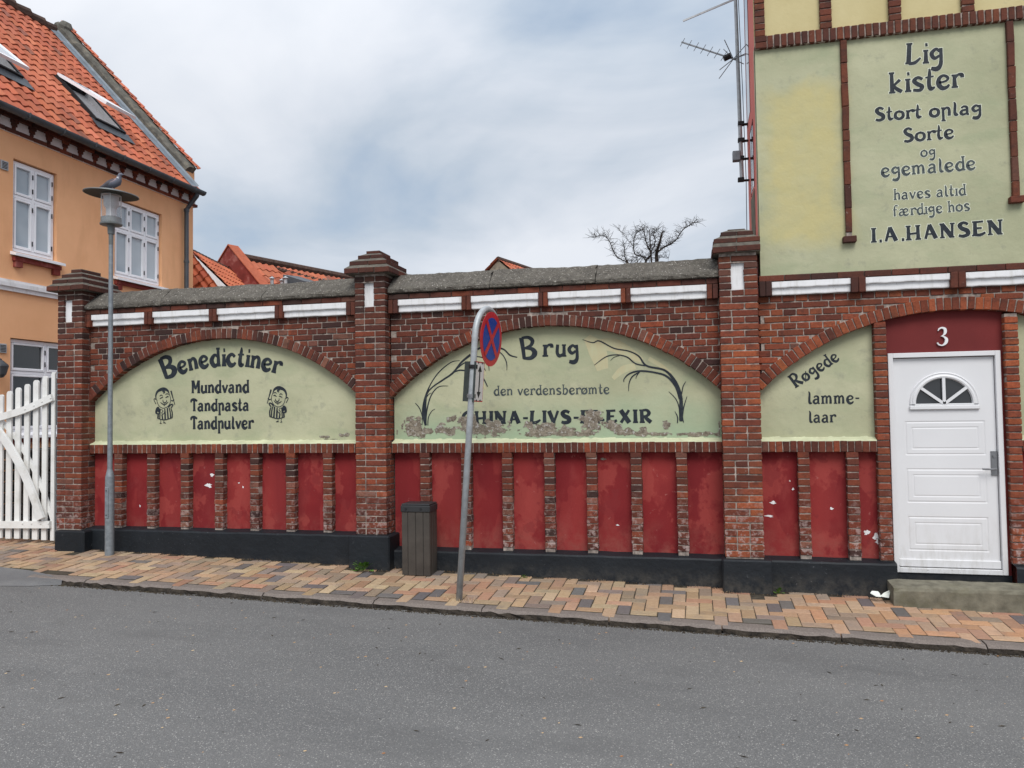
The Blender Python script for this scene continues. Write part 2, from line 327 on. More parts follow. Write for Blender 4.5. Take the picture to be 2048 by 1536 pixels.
# metals, plastics, glass
M['galv'] = simple('galvanised_steel', (.26, .29, .315), .55, .35, .5, var=.16, nscale=22, bump=.1, bscale=60, dirt=(.13, .15, .17), dscale=9)
M['galv_light'] = simple('pale_galvanised_steel', (.45, .475, .49), .5, .3, .5, var=.12, nscale=14, bump=.1, dirt=(.24, .26, .28), dscale=9)
M['lamp_grey'] = simple('grey_lamp_metal', (.17, .19, .195), .5, .2, .5, var=.15, nscale=10, bump=.1, dirt=(.12, .12, .1), dscale=14)
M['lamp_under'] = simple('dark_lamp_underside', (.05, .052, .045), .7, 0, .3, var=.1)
M['zinc'] = simple('dark_zinc', (.10, .115, .13), .5, .4, .5, var=.2, nscale=5, bump=.1, dirt=(.06, .065, .07), dscale=5)
M['lead'] = simple('lead_flashing', (.22, .26, .30), .6, .2, .4, var=.2, nscale=5, bump=.25, bscale=12, dirt=(.13, .15, .17), dscale=3)
m = Mat('apricot_render', .85, 0, .2); c = m.mix(m.ramp(m.noise(1.1, 5, .6), .3, .7), (.80, .42, .215), (.90, .50, .27)); c = m.mix(m.ramp(m.noise(2.4, 6, .65, (1, 1, .3)), .52, .75, 0, .5), c, (.66, .33, .165)); c = m.mix(m.ramp(m.noise(26, 4, .6, off=(1, 2, 3)), .70, .76, 0, .5), c, (.45, .24, .14)); m.color(c); m.bump(m.noise(60, 5), .3, .004); m.bump(m.noise(2, 3), .15, .03); M['orange'] = m.m
M['white_wood'] = simple('white_painted_wood', (.78, .78, .76), .5, var=.05, nscale=4, bump=.08, bscale=30, dirt=(.50, .485, .44), dscale=5)
M['window_white'] = simple('white_window_frame', (.88, .89, .92), .4, 0, .5, var=.02, bump=.02)
m = Mat('white_door', .40, 0, .45); c = m.mix(m.ramp(m.noise(1.5, 5), .3, .7), (.66, .66, .67), (.70, .70, .71))
c = m.mix(m.math('MULTIPLY', m.ramp(m.noise(8, 6, .7, (2, 1, .5)), .45, .7), m.ramp(m.pos(2), .75, .15, .0, .55)), c, (.42, .40, .36)); c = m.mix(m.math('MULTIPLY', m.ramp(m.noise(30, 6, .75), .60, .66), m.ramp(m.pos(2), .26, .2, 0, .8)), c, (.12, .11, .10)); m.color(c); m.bump(m.noise(6, 4), .06, .004); M['door_white'] = m.m
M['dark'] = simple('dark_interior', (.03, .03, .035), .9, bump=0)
M['black_rubber'] = simple('black_trim', (.018, .018, .02), .6, bump=0)
m = Mat('window_glass', .04, 0, .9); m.b.inputs['Alpha'].default_value = .78; m.color(m.mix(m.ramp(m.noise(1.1, 3), .35, .65), (.34, .42, .48), (.58, .65, .70))); M['glass'] = m.m  # pale blue-grey base colour paints sky reflection into the panes
m = Mat('dark_window_glass', .06, 0, .7); m.color((.018, .02, .023)); M['glass_dark'] = m.m
m = Mat('curtain', .9); m.color(m.mix(m.ramp(m.noise(9, 2, .5, (1, 3, .1)), .35, .65), (.42, .43, .42), (.66, .66, .64))); M['curtain'] = m.m
m = Mat('clear_lamp_glass', .05, 0, .5); m.b.inputs['Transmission Weight'].default_value = .0; m.b.inputs['Alpha'].default_value = .13; m.color((.8, .82, .85)); M['lamp_glass'] = m.m
M['opal'] = simple('opal_diffuser', (.62, .62, .64), .4, bump=0, var=.03)
def tile_mat(name, attr):
    m = Mat(name, .85, 0, .25)
    base = m.n('ShaderNodeAttribute', attribute_name='pc').outputs[0] if attr else m.n('ShaderNodeObjectInfo').outputs['Color']
    c = m.mix(m.ramp(m.noise(6, 6, .7), .55, .8, 0, .45), base, (.12, .06, .04)); c = m.mix(m.ramp(m.noise(40, 4, .7), .6, .72, 0, .4), c, (.28, .2, .15))
    m.color(c); m.bump(m.noise(60, 4), .3, .004); return m.m
M['tile'] = tile_mat('clay_roof_tile', False); M['tile_attr'] = tile_mat('clay_roof_tile_joined', True)
M['ridge'] = simple('old_ridge_tile', (.11, .065, .05), .95, var=.3, nscale=9, bump=.6, bscale=40, dirt=(.05, .045, .04), dscale=6)
M['parapet'] = simple('weathered_parapet', (.15, .145, .125), .95, var=.25, nscale=8, bump=.6, bscale=25, dirt=(.26, .23, .17), dscale=4)
M['bin'] = simple('grey_brown_plastic_slat', (.068, .058, .049), .55, 0, .4, var=.15, nscale=6, bump=.12, bscale=20, dirt=(.028, .023, .019), dscale=3.3)
M['bin_lid'] = simple('black_plastic', (.028, .029, .031), .5, 0, .4, var=.1)
M['slate'] = simple('grey_slate_cladding', (.085, .09, .092), .7, var=.1)
M['red_wall'] = simple('old_red_gable', (.25, .045, .035), .9, var=.2, nscale=3, bump=.4, bscale=20, dirt=(.42, .2, .17), dscale=3)
M['bark'] = simple('dark_bark', (.042, .034, .03), .95, var=.3, nscale=12, bump=.5, dirt=(.10, .085, .06), dscale=6)
m = Mat('leaf', .6, 0, .4); oi = m.n('ShaderNodeObjectInfo'); m.color(m.mix(m.ramp(m.noise(25, 3), .3, .7), (.05, .13, .018), (.13, .25, .04))); M['leaf'] = m.m
m = Mat('dry_leaf', .8); m.color(m.mix(m.ramp(m.noise(9, 3), .35, .65), (.30, .13, .05), (.58, .44, .27))); M['dryleaf'] = m.m
M['foam'] = simple('white_foam', (.74, .78, .72), .6, bump=.1, var=.04)
M['sandstone'] = simple('mossy_concrete_step', (.22, .205, .155), .95, var=.25, nscale=9, bump=.8, bscale=40, dirt=(.10, .095, .05), dscale=3)
M['sign_red'] = simple('sign_red', (.50, .018, .03), .4, 0, .4, var=.06, bump=0); M['sign_blue'] = simple('sign_blue', (.008, .045, .30), .4, 0, .4, var=.06, bump=0)
M['sign_white'] = simple('sign_white', (.66, .63, .62), .4, 0, .4, var=.05, bump=0); M['sign_back'] = simple('grey_green_sign_back', (.055, .07, .068), .5, .2, .4, var=.15, bump=.05)
M['steel'] = simple('brushed_steel', (.30, .30, .31), .35, .8, .5, var=.06, bump=0)
M['pigeon'] = simple('pigeon_grey', (.15, .16, .20), .8, var=.15, nscale=20, bump=.2); M['pigeon_dark'] = simple('pigeon_wing', (.11, .105, .12), .8, var=.2, nscale=20, bump=.2)
M['pigeon_pink'] = simple('pigeon_breast', (.33, .26, .28), .8, bump=.1); M['white_feather'] = simple('white_feather', (.75, .75, .78), .8, bump=0)
# ================================================================ THE SETTING: ground, road, pavement
mb = MB(); mb.add([(-300, -60, -.9), (300, -60, -.9), (300, 400, -.9), (-300, 400, -.9)], [(0, 1, 2, 3)])
tag(mb.build('ground', M['yard']), kind='structure')
mb = MB(); xs = [-40, -12, -9]+[-8+.5*i for i in range(31)]+[12]
ys = [-1.25, -1.6, -2, -2.75, -4, -6, -9, -14]
mb.add([(x, y, road(x, y)) for y in ys for x in xs], [(j*len(xs)+i, (j+1)*len(xs)+i, (j+1)*len(xs)+i+1, j*len(xs)+i+1) for j in range(len(ys)-1) for i in range(len(xs)-1)])
rd = tag(mb.build('road', M['asphalt'], smooth=True), kind='structure')
mb = MB(); mb.add([(-40, .3, .2), (12, .3, -.45), (12, 30, -.45), (-40, 30, .2)], [(0, 1, 2, 3)])
tag(mb.build('yard', M['yard']), kind='structure')
# ragged asphalt apron where the kerb drops towards the gate
mb = MB(); rg = random.Random(5)
A = [(-12, -1.02), (-8.2, -1.03), (-7.4, -1.03), (-6.9, -1.07), (-6.55, -1.15), (-6.3, -1.25)]; B = [(-12, -2.3), (-8.2, -1.85), (-7.4, -1.62), (-6.9, -1.50), (-6.55, -1.40), (-6.3, -1.27)]
def rampz(x, y):
    k = min(1, max(0, (-1.05-y)/.5)); return pave(x, y)*(1-k)+road(x, y)*k+.012
V = []
for i in range(len(A)):
    for k in range(6):
        t = k/5; x = A[i][0]*(1-t)+B[i][0]*t; y = A[i][1]*(1-t)+B[i][1]*t; V.append((x, y, rampz(x, y)+rg.uniform(-.004, .006) if k < 5 else road(x, y)+.004))
mb.add(V, [(i*6+k, i*6+k+1, (i+1)*6+k+1, (i+1)*6+k) for i in range(len(A)-1) for k in range(5)])
tag(mb.build('asphalt_apron', M['patch'], smooth=True), kind='structure')

pv = empty('pavement', (0, 0, 0), kind='structure')
mb = MB(); px_ = [-14+.5*i for i in range(43)]
for a, b in ((-1.13, .45),):
    mb.add([(x, y, pave(x, y)-.006) for y in (a, -.5, b) for x in px_], [(j*43+i, j*43+i+1, (j+1)*43+i+1, (j+1)*43+i) for j in range(2) for i in range(42)])
mb.build('bedding', M['joint'], pv)
# herringbone clinkers
PCOL = [((.42, .29, .185), 30), ((.45, .335, .22), 20), ((.41, .265, .175), 20), ((.34, .255, .19), 18), ((.165, .15, .145), 6), ((.39, .225, .15), 7), ((.26, .205, .175), 9)]
def wpick(rng, pal):
    t = rng.uniform(0, sum(w_ for _, w_ in pal))
    for c_, w_ in pal:
        t -= w_
        if t <= 0: break
    k = rng.uniform(.82, 1.15); return tuple(min(1, v*k*rng.uniform(.96, 1.04)) for v in c_)
PM = []
for i in range(6):
    rg = random.Random(i); vs, fs = chamfer_box(.231, .1105, .05, .004, .0018, rg)
    me = bpy.data.meshes.new('paver'); me.from_pydata(vs, [], fs); me.materials.append(M['paver']); PM.append((me, vs, fs))
rg = random.Random(21); U = .1185; pavers = []
for cx in range(-120, 42):
    for cy in range(-12, 6):
        k = (cx-cy) % 4
        if k == 0: x, y, r_ = cx*U+U, cy*U+U/2, 0
        elif k == 2: x, y, r_ = cx*U+U/2, cy*U, math.pi/2
        else: continue
        y -= .02
        if x < -6.3 and y < -.98: continue
        if x < -13 or x > 4.6 or y < -1.10 or y > .34: continue
        wy = -.08 if not (-7.40 < x < -6.98 or -3.66 < x < -3.17 or .21 < x < .69) else -.21
        if x > -7.4 and y > wy+.06: continue
        if y > wy-.05 and x > -7.4 and r_ > 0: continue
        if 1.72 < x < 4.2 and y > -.17: continue
        pavers.append((x, y, r_))
pavers.sort(key=lambda p: (p[0]-0)**2+(p[1]+8)**2)
ps = MB()
for i, (x, y, r_) in enumerate(pavers):
    pal = PCOL
    if x > .9: pal = [((.47, .27, .16), 34), ((.45, .31, .21), 22), ((.40, .235, .16), 18), ((.31, .23, .18), 14), ((.16, .14, .14), 2)]
    elif x > -3.4 and x < .6 and rg.random() < .09: pal = [((.15, .14, .14), 1)]
    c_ = wpick(rg, pal); me, vs, fs = PM[rg.randrange(6)]
    dip = 0
    z = pave(x, y)-.025+rg.uniform(-.002, .003)+dip
    mt = Matrix.Translation((x, y, z)) @ Matrix.Rotation(r_+rg.uniform(-.012, .012), 4, 'Z') @ Matrix.Rotation(.052 if r_ == 0 else 0, 4, 'X') @ Matrix.Rotation(-.052 if r_ else 0, 4, 'Y') @ Matrix.Rotation(rg.uniform(-.012, .012), 4, 'X')
    if i < 300:
        o = bpy.data.objects.new('paver', me); COL.objects.link(o); o.parent = pv
        o.location = mt.translation; o.rotation_euler = mt.to_euler(); o.color = (*c_, 1)
    else:
        ps.col = c_; ps.add([mt @ Vector(p) for p in vs], fs)
ps.build('pavers', M['paver_attr'], pv, kind='stuff', colattr=True)
# granite kerb stones
rg = random.Random(8); x = -6.75
while x < 5.5:
    L = rg.uniform(.85, 1.15) if x > -6.6 else .7
    n = 14; prof = 5; vs = []; x1 = min(x+L, 5.6)
    for i in range(n+1):
        xx = x+.006+(x1-x-.012)*i/n; j = rg.uniform(-1, 1)
        fade = min(1, max(.12, (xx+6.8)/1.0)); zt = pave(xx, -1.19)+rg.uniform(-.002, .003)
        vs += [(xx, -1.108, zt-.03), (xx, -1.11, zt), (xx, -1.215+j*.010, zt-.003), (xx, -1.252+j*.016, zt-.018-rg.uniform(0, .012)), (xx, -1.255-rg.uniform(-.006, .02), zt-.055), (xx, -1.25, zt-.16)]
    fs = [(i*6+k, i*6+k+1, (i+1)*6+k+1, (i+1)*6+k) for i in range(n) for k in range(5)]+[(5, 4, 3, 2, 1, 0), tuple(n*6+k for k in range(6))]
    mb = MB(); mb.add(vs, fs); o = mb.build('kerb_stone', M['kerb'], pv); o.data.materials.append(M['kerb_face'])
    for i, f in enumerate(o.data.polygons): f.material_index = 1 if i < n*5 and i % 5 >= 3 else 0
    x = x1
# dirt and grit along the gutter and along the wall foot
mb = MB(); rg = random.Random(77)
def crumb(x, y, z, s):
    a = rg.uniform(0, 6.28); c1, s1 = math.cos(a)*s, math.sin(a)*s
    mb.add([(x+c1, y+s1, z), (x-s1, y+c1, z), (x-c1*.8, y-s1*.8, z), (x+s1, y-c1, z), (x, y, z+s*.8)], [(0, 1, 4), (1, 2, 4), (2, 3, 4), (3, 0, 4)])
for _ in range(5200):
    x = rg.uniform(-7, 4.5); y = -1.272-abs(rg.gauss(0, .022)); crumb(x, y, road(x, y)-.001, rg.uniform(.003, .012))
for _ in range(3000):
    x = rg.uniform(-7, 1.75); blk = (-3.66 < x < -3.17 or .21 < x < .69 or x < -6.98)
    y = (-.21 if blk else -.08)-abs(rg.gauss(0, .02)); crumb(x, y, pave(x, y)-.001, rg.uniform(.002, .008))
tag(mb.build('gutter_grit', M['earth'], None), kind='stuff', label='brown grit and dirt gathered along the kerb and the wall foot', cat='grit')
# ================================================================ brickwork
BM = {}
def bmesh_for(L, D, H):
    k = (round(L, 3), round(D, 3), round(H, 3))
    if k not in BM:
        BM[k] = []
        for i in range(4):
            rg = random.Random(hash(k) % 1000+i); vs, fs = chamfer_box(L, D, H, .0045, .0022, rg)
            me = bpy.data.meshes.new('brick'); me.from_pydata(vs, [], fs); me.materials.append(M['brick']); BM[k].append((me, vs, fs))
    return BM[k]
BR = random.Random(99)
def bcol(tone):
    if tone > .82 and BR.random() < .75: return wpick(BR, [((.33, .092, .040), 10), ((.27, .072, .036), 9), ((.20, .056, .032), 4)])
    return bcol0(tone)
def bcol0(tone):
    """tone 0 dark burnt .. 1 bright red"""
    pal = [((.27, .070, .034), 7*tone**1.5), ((.21, .056, .031), 9*tone+1), ((.155, .044, .027), 9), ((.11, .036, .025), 8*(1-tone)), ((.055, .028, .024), 3.5*(1-tone)**1.5+.4), ((.22, .095, .065), 1.4)]
    return wpick(BR, pal)
class Bricks:
    def __init__(s, parent): s.p = parent; s.l = []
    def add(s, L, D, H, x, yf, z, rot=0, tone=.5, yaw=0, col=None):
        """brick with front face at yf, centre x,z; rot in the wall plane"""
        s.l.append((L, D, H, x, yf+BR.uniform(-.003, .003)+D/2, z, rot+BR.uniform(-.006, .006), col or bcol(tone), yaw))
    def finish(s, lim=300):
        key = lambda b: -(b[0]*b[2])/((b[3])**2+(b[4]+8)**2+(b[5]-1.7)**2)
        s.l.sort(key=key); rest = MB(); o0 = origin(s.p)
        for i, (L, D, H, x, y, z, r_, c_, yw) in enumerate(s.l):
            L = L*1.008; H = H*1.03; std = min((.228, .108, .054, .17, .072), key=lambda q: abs(q-L)); sh = min((.054, .106, .142, .22), key=lambda q: abs(q-H)); sd_ = min((.05, .09, .115), key=lambda q: abs(q-D))
            me, vs, fs = bmesh_for(std, sd_, sh)[BR.randrange(4)]; sx = L/std; sz = H/sh; sy = D/sd_
            fl = BR.choice((0, math.pi))
            if i < lim:
                o = bpy.data.objects.new('brick', me); COL.objects.link(o); o.parent = s.p
                o.location = Vector((x, y, z))-o0; o.rotation_euler = (0, r_+0, yw); o.scale = (sx, sy, sz); o.color = (*c_, 1)
            else:
                mt = Matrix.Translation((x, y, z)) @ Matrix.Rotation(yw, 4, 'Z') @ Matrix.Rotation(r_, 4, 'Y') @ Matrix.Diagonal((sx, sy, sz, 1))
                rest.col = c_; rest.add([mt @ Vector(p) for p in vs], fs)
        if rest.v: rest.build('bricks', M['brick_attr'], s.p, kind='stuff', colattr=True)
CP = .0667
class Arch:
    def __init__(s, xl, xr, zs, za):
        h = (xr-xl)/2; r_ = za-zs; s.R = (h*h+r_*r_)/(2*r_); s.cx = (xl+xr)/2; s.cz = za-s.R; s.xl, s.xr = xl, xr; s.h = math.asin(h/s.R)
    def z(s, x, dr=0): return s.cz+math.sqrt(max(0, (s.R+dr)**2-(x-s.cx)**2))
    def xx(s, z, dr=0):            # half width at height z
        q = (s.R+dr)**2-(z-s.cz)**2; return math.sqrt(q) if q > 0 and z > s.cz else 0
def spandrel(bk, ar, xl, xr, ztop, zmin, tone):
    n = 0; z = ztop-CP/2; T = .118
    while z > zmin:
        hw = ar.xx(z, T) if z < ar.cz+ar.R+T else 0
        segs = [(xl, xr)] if hw == 0 else [(xl, ar.cx-hw+.012), (ar.cx+hw-.012, xr)]
        hdr = n % 2 == 0; pitch = .12 if hdr else .24; L = .108 if hdr else .228
        off = 0 if hdr else (.06 if n % 4 == 1 else .18)
        for a, b in segs:
            if b-a < .03: continue
            x = xl-.12+off+BR.uniform(-.006, .006)
            while x < b:
                x0, x1 = max(x, a), min(x+L, b)
                if x1-x0 > .025: bk.add(x1-x0, .09, .054+BR.uniform(-.001, .001), (x0+x1)/2, 0, z+BR.uniform(-.0015, .0015), 0, min(1, max(0, tone(x, z))))
                x += pitch
        z -= CP; n += 1
def arch_ring(bk, ar, tone, xa=None, xb=None):
    n = int(2*ar.h*(ar.R+.05)/.0665); T = .118; rot_l = []
    for i in range(n):
        g = -ar.h+(i+.5)*2*ar.h/n; x = ar.cx+math.sin(g)*(ar.R+T/2); z = ar.cz+math.cos(g)*(ar.R+T/2)
        if xa is not None and not xa < x < xb: continue
        bk.add(.0575+BR.uniform(-.002, .002), .115, T-.006+BR.uniform(-.004, .004), x, -.012, z+BR.uniform(-.003, .003), g+BR.uniform(-.012, .012), tone(x, z))
def arch_mortar(par, ar, xl, xr, ztop, zmin):
    T = .118; N = 60
    mb = MB(); A = []; B = []; C_ = []
    xs = [xl+(xr-xl)*i/N for i in range(N+1)]
    A = [(x, .009, max(zmin, ar.z(x, T*.5))) for x in xs]; B = [(x, .009, ztop) for x in xs]; mb.strip(A, B)
    mb.build('mortar_bed', M['mortar'], par)
    mb = MB()
    P = [(ar.cx+math.sin(-ar.h+2*ar.h*i/N), 0) for i in range(N+1)]
    gs = [-ar.h+2*ar.h*i/N for i in range(N+1)]
    gs = [g for g in gs if xl-.02 <= ar.cx+math.sin(g)*ar.R <= xr+.02]
    def pt(g, r_, y): return (ar.cx+math.sin(g)*r_, y, ar.cz+math.cos(g)*r_)
    i0 = [pt(g, ar.R+.006, -.003) for g in gs]; e0 = [pt(g, ar.R+T-.003, -.003) for g in gs]; i1 = [pt(g, ar.R+.006, .11) for g in gs]; e1 = [pt(g, ar.R+T-.003, .03) for g in gs]
    mb.strip(i0, e0); mb.strip(i1, i0); mb.strip(e0, e1); mb.build('arch_joint', M['mortar'], par)
PY = .085      # depth of the recessed plaster fields
def plaster_field(par, ar, xl, xr, z0, mat):
    N = 50; xs = [xl+(xr-xl)*i/N for i in range(N+1)]
    mb = MB(); mb.strip([(x, PY, z0) for x in xs], [(x, PY, ar.z(x)+.03) for x in xs]); mb.build('plaster_field', mat, par)
    # sloping plaster sill
    mb = MB(); rg = random.Random(int(xl*10)); prof = [(.0, -.004), (.004, .006), (PY-.03, .022), (PY, .034), (PY+.001, .06)]
    V = []; n = int((xr-xl)/.04)
    for i in range(n+1):
        x = xl+(xr-xl)*i/n; j = rg.uniform(-.0008, .0008)
        V += [(x, y+(j if k < 4 else 0), 1.389+z+j) for k, (y, z) in enumerate(prof)]
    mb.add(V, [(i*5+k, (i+1)*5+k, (i+1)*5+k+1, i*5+k+1) for i in range(n) for k in range(4)]); mb.build('sill', M['sill'], par, smooth=True)
def soldier(bk, par, xl, xr, tone):
    mb = MB(); mb.box((xl, .003, 1.284), (xr, .10, 1.3885)); mb.build('mortar_bed', M['mortar'], par)
    n = round((xr-xl)/.0655); p = (xr-xl)/n
    for i in range(n): bk.add(.0575+BR.uniform(-.002, .002), .10, .103+BR.uniform(-.004, .002), xl+(i+.5)*p, -.006, 1.3345+BR.uniform(-.004, .001), BR.uniform(-.02, .02), tone(xl+i*p, 1.33))
def pilaster(bk, par, x, z0, tone, wob=.004):
    mb = MB(); mb.box((x+.004, .006, z0), (x+.104, .09, 1.284)); mb.build('pilaster_core', M['mortar'], par)
    z = 1.284-CP/2+.004
    while z > z0+.02:
        h = .054 if z-.027 > z0 else .04
        bk.add(.108+BR.uniform(-.004, .004), .093, h, x+.054+BR.uniform(-wob, wob), -.002, z, BR.uniform(-.01, .01), tone(x, z)); z -= CP
def strips(bk, par, dents, ztop=2.945, band_z=(2.95, 3.004)):
    """white stepped strips between pairs of upright dentil bricks, stretcher band above"""
    for a, b in dents:
        w_ = (b-a-.004)/2
        for k in (0, 1): bk.add(w_-.002, .10, .142, a+w_*(k+.5)+k*.004, -.082, 2.872, 0, .45)
    for (a0, b0), (a1, b1) in zip(dents, dents[1:]):
        mb = MB(); rg = random.Random(int(a0*77)); n = 12
        for (y0, z0, z1) in ((-.062, 2.880, ztop), (-.036, 2.812, 2.880)):
            V = []
            for i in range(n+1):
                x = b0+(a1-b0)*i/n; j = rg.uniform(-.003, .003)
                V += [(x, .02, z0+j), (x, y0+.003, z0+j), (x, y0, z0+.008+j), (x, y0, z1), (x, .02, z1)]
            mb.add(V, [(i*5+k, (i+1)*5+k, (i+1)*5+k+1, i*5+k+1) for i in range(n) for k in range(4)]+[(4, 3, 2, 1, 0), tuple(n*5+k for k in range(5))])
        mb.build('white_strip', M['white_paint'], par)
    x = dents[0][0]; xe = dents[-1][1]
    mb = MB(); mb.box((x, -.05, band_z[0]-.004), (xe, .1, band_z[1]+.004)); mb.build('mortar_bed', M['mortar_grey'], par)
    while x < xe:
        L = min(.232, xe-x)
        if L > .03: bk.add(L, .11, band_z[1]-band_z[0], x+L/2, -.066, sum(band_z)/2, BR.uniform(-.006, .006), .35)
        x += .24
def plinth(par, x0, x1, zt, name='plinth'):
    mb = MB(); rg = random.Random(int(x0*9)); n = max(2, int((x1-x0)/.12)); V = []
    for i in range(n+1):
        x = x0+(x1-x0)*i/n; j = rg.uniform(-.006, .006); t = zt+rg.uniform(-.003, .003)
        V += [(x, -.082+j*.5, -.5), (x, -.08+j, -.02), (x, -.078+j*.6, zt*.6), (x, -.078+j*.5, t-.022), (x, -.066, t-.006), (x, .095, t+.014)]
    mb.add(V, [(i*6+k, (i+1)*6+k, (i+1)*6+k+1, i*6+k+1) for i in range(n) for k in range(5)])
    mb.build(name, M['black_paint'], par)
def coping(par, x0, x1, seed):
    rg = random.Random(seed); nseg = 3; cut = [x0]+[x0+(x1-x0)*(i+rg.uniform(-.2, .2))/nseg for i in range(1, nseg)]+[x1]
    prof = [(.43, 3.01), (.43, 3.05), (.30, 3.17), (.21, 3.238), (.13, 3.240), (.06, 3.185), (-.02, 3.12), (-.085, 3.068), (-.096, 3.05), (-.094, 3.018), (-.07, 3.012), (.1, 3.01)]
    wv = [rg.uniform(0, 6) for _ in range(4)]
    for a, b in zip(cut, cut[1:]):
        n = int((b-a)/.05); V = []; m = len(prof); dz = rg.uniform(-.004, .004)
        for i in range(n+1):
            x = a+.004+(b-a-.008)*i/n; big_ = .006*math.sin(x*2.1+wv[0])+.004*math.sin(x*5.3+wv[1])
            for k, (y, z) in enumerate(prof):
                jj = rg.uniform(-.006, .006) if 2 <= k <= 9 else 0
                sk = .03*(z-3.01)/.23*(1 if i == n else 0)*rg.uniform(-1, 1)
                V.append((x+sk, y+jj, z+jj+(big_ if 2 <= k <= 7 else big_*.3)+dz))
        mb = MB(); mb.add(V, [(i*m+k, (i+1)*m+k, (i+1)*m+(k+1) % m, i*m+(k+1) % m) for i in range(n) for k in range(m)]+[tuple(range(m-1, -1, -1)), tuple(n*m+k for k in range(m))])
        mb.build('coping_slab', M['coping'], par, smooth=False)
def wall_core(par, xl, xr, zt=3.0):
    mb = MB(); mb.box((xl, .10, -.4), (xr, .36, zt)); mb.build('wall_core', M['mortar_grey'], par)
def red_field(par, xl, xr, z0):
    mb = MB(); n = 20; xs = [xl+(xr-xl)*i/n for i in range(n+1)]; mb.strip([(x, .088, z0-.02) for x in xs], [(x, .088, 1.29) for x in xs]); mb.build('red_field', M['red_paint'], par)
def bay(name, label, xl, xr, zpl, pil, dents, ar, tone, seed, green_mat):
    P = empty(name, ((xl+xr)/2, .1, 0), label, 'wall', 'arched bays of the brick wall'); bk = Bricks(P)
    wall_core(P, xl, xr); arch_mortar(P, ar, xl, xr, 2.815, 1.9); spandrel(bk, ar, xl, xr, 2.81, ar.z(xl)-.1, tone); arch_ring(bk, ar, lambda x, z: tone(x, z)*.8+.12)
    plaster_field(P, ar, xl, xr, 1.40, green_mat); soldier(bk, P, xl, xr, lambda x, z: .5+.15*(x-xl)/(xr-xl)); red_field(P, xl, xr, zpl)
    for x in pil: pilaster(bk, P, x, zpl+.004, lambda x, z: .55 if z > .8 else .35)
    strips(bk, P, dents); plinth(P, xl, xr, zpl); coping(P, xl, xr, seed); bk.finish(); return P
A1 = Arch(-7.09, -3.60, 1.905, 2.605); A2 = Arch(-3.222, .262, 1.885, 2.602); A3 = Arch(.648, 4.13, 1.89, 2.602)
clampf = lambda v: max(0, min(1, v))
bay1 = bay('brick_wall', 'left arched wall bay with the word Benedictiner and two painted small men on pale green', -7.10, -3.60, .398,
    [-6.758, -6.306, -5.853, -5.405, -4.95, -4.5, -4.046], [(-7.14, -7.034), (-6.289, -6.186), (-5.431, -5.333), (-4.591, -4.49), (-3.72, -3.61)], A1,
    lambda x, z: clampf(.42-.25*clampf((z-2.3)/.5)+BR.uniform(-.1, .15)), 3, M['green'])
bay2 = bay('brick_wall', 'middle arched wall bay with Brug lettering, painted reeds and flaking green plaster', -3.225, .262, .25,
    [-2.903, -2.442, -1.992, -1.54, -1.099, -.646, -.193], [(-3.222, -3.116), (-2.392, -2.291), (-1.561, -1.46), (-.705, -.608), (.141, .25)], A2,
    lambda x, z: clampf(.25+.35*clampf((x+2.4)/2.6)-.15*clampf((z-2.4)/.4)+BR.uniform(-.1, .15)), 9, M['green_teal'])
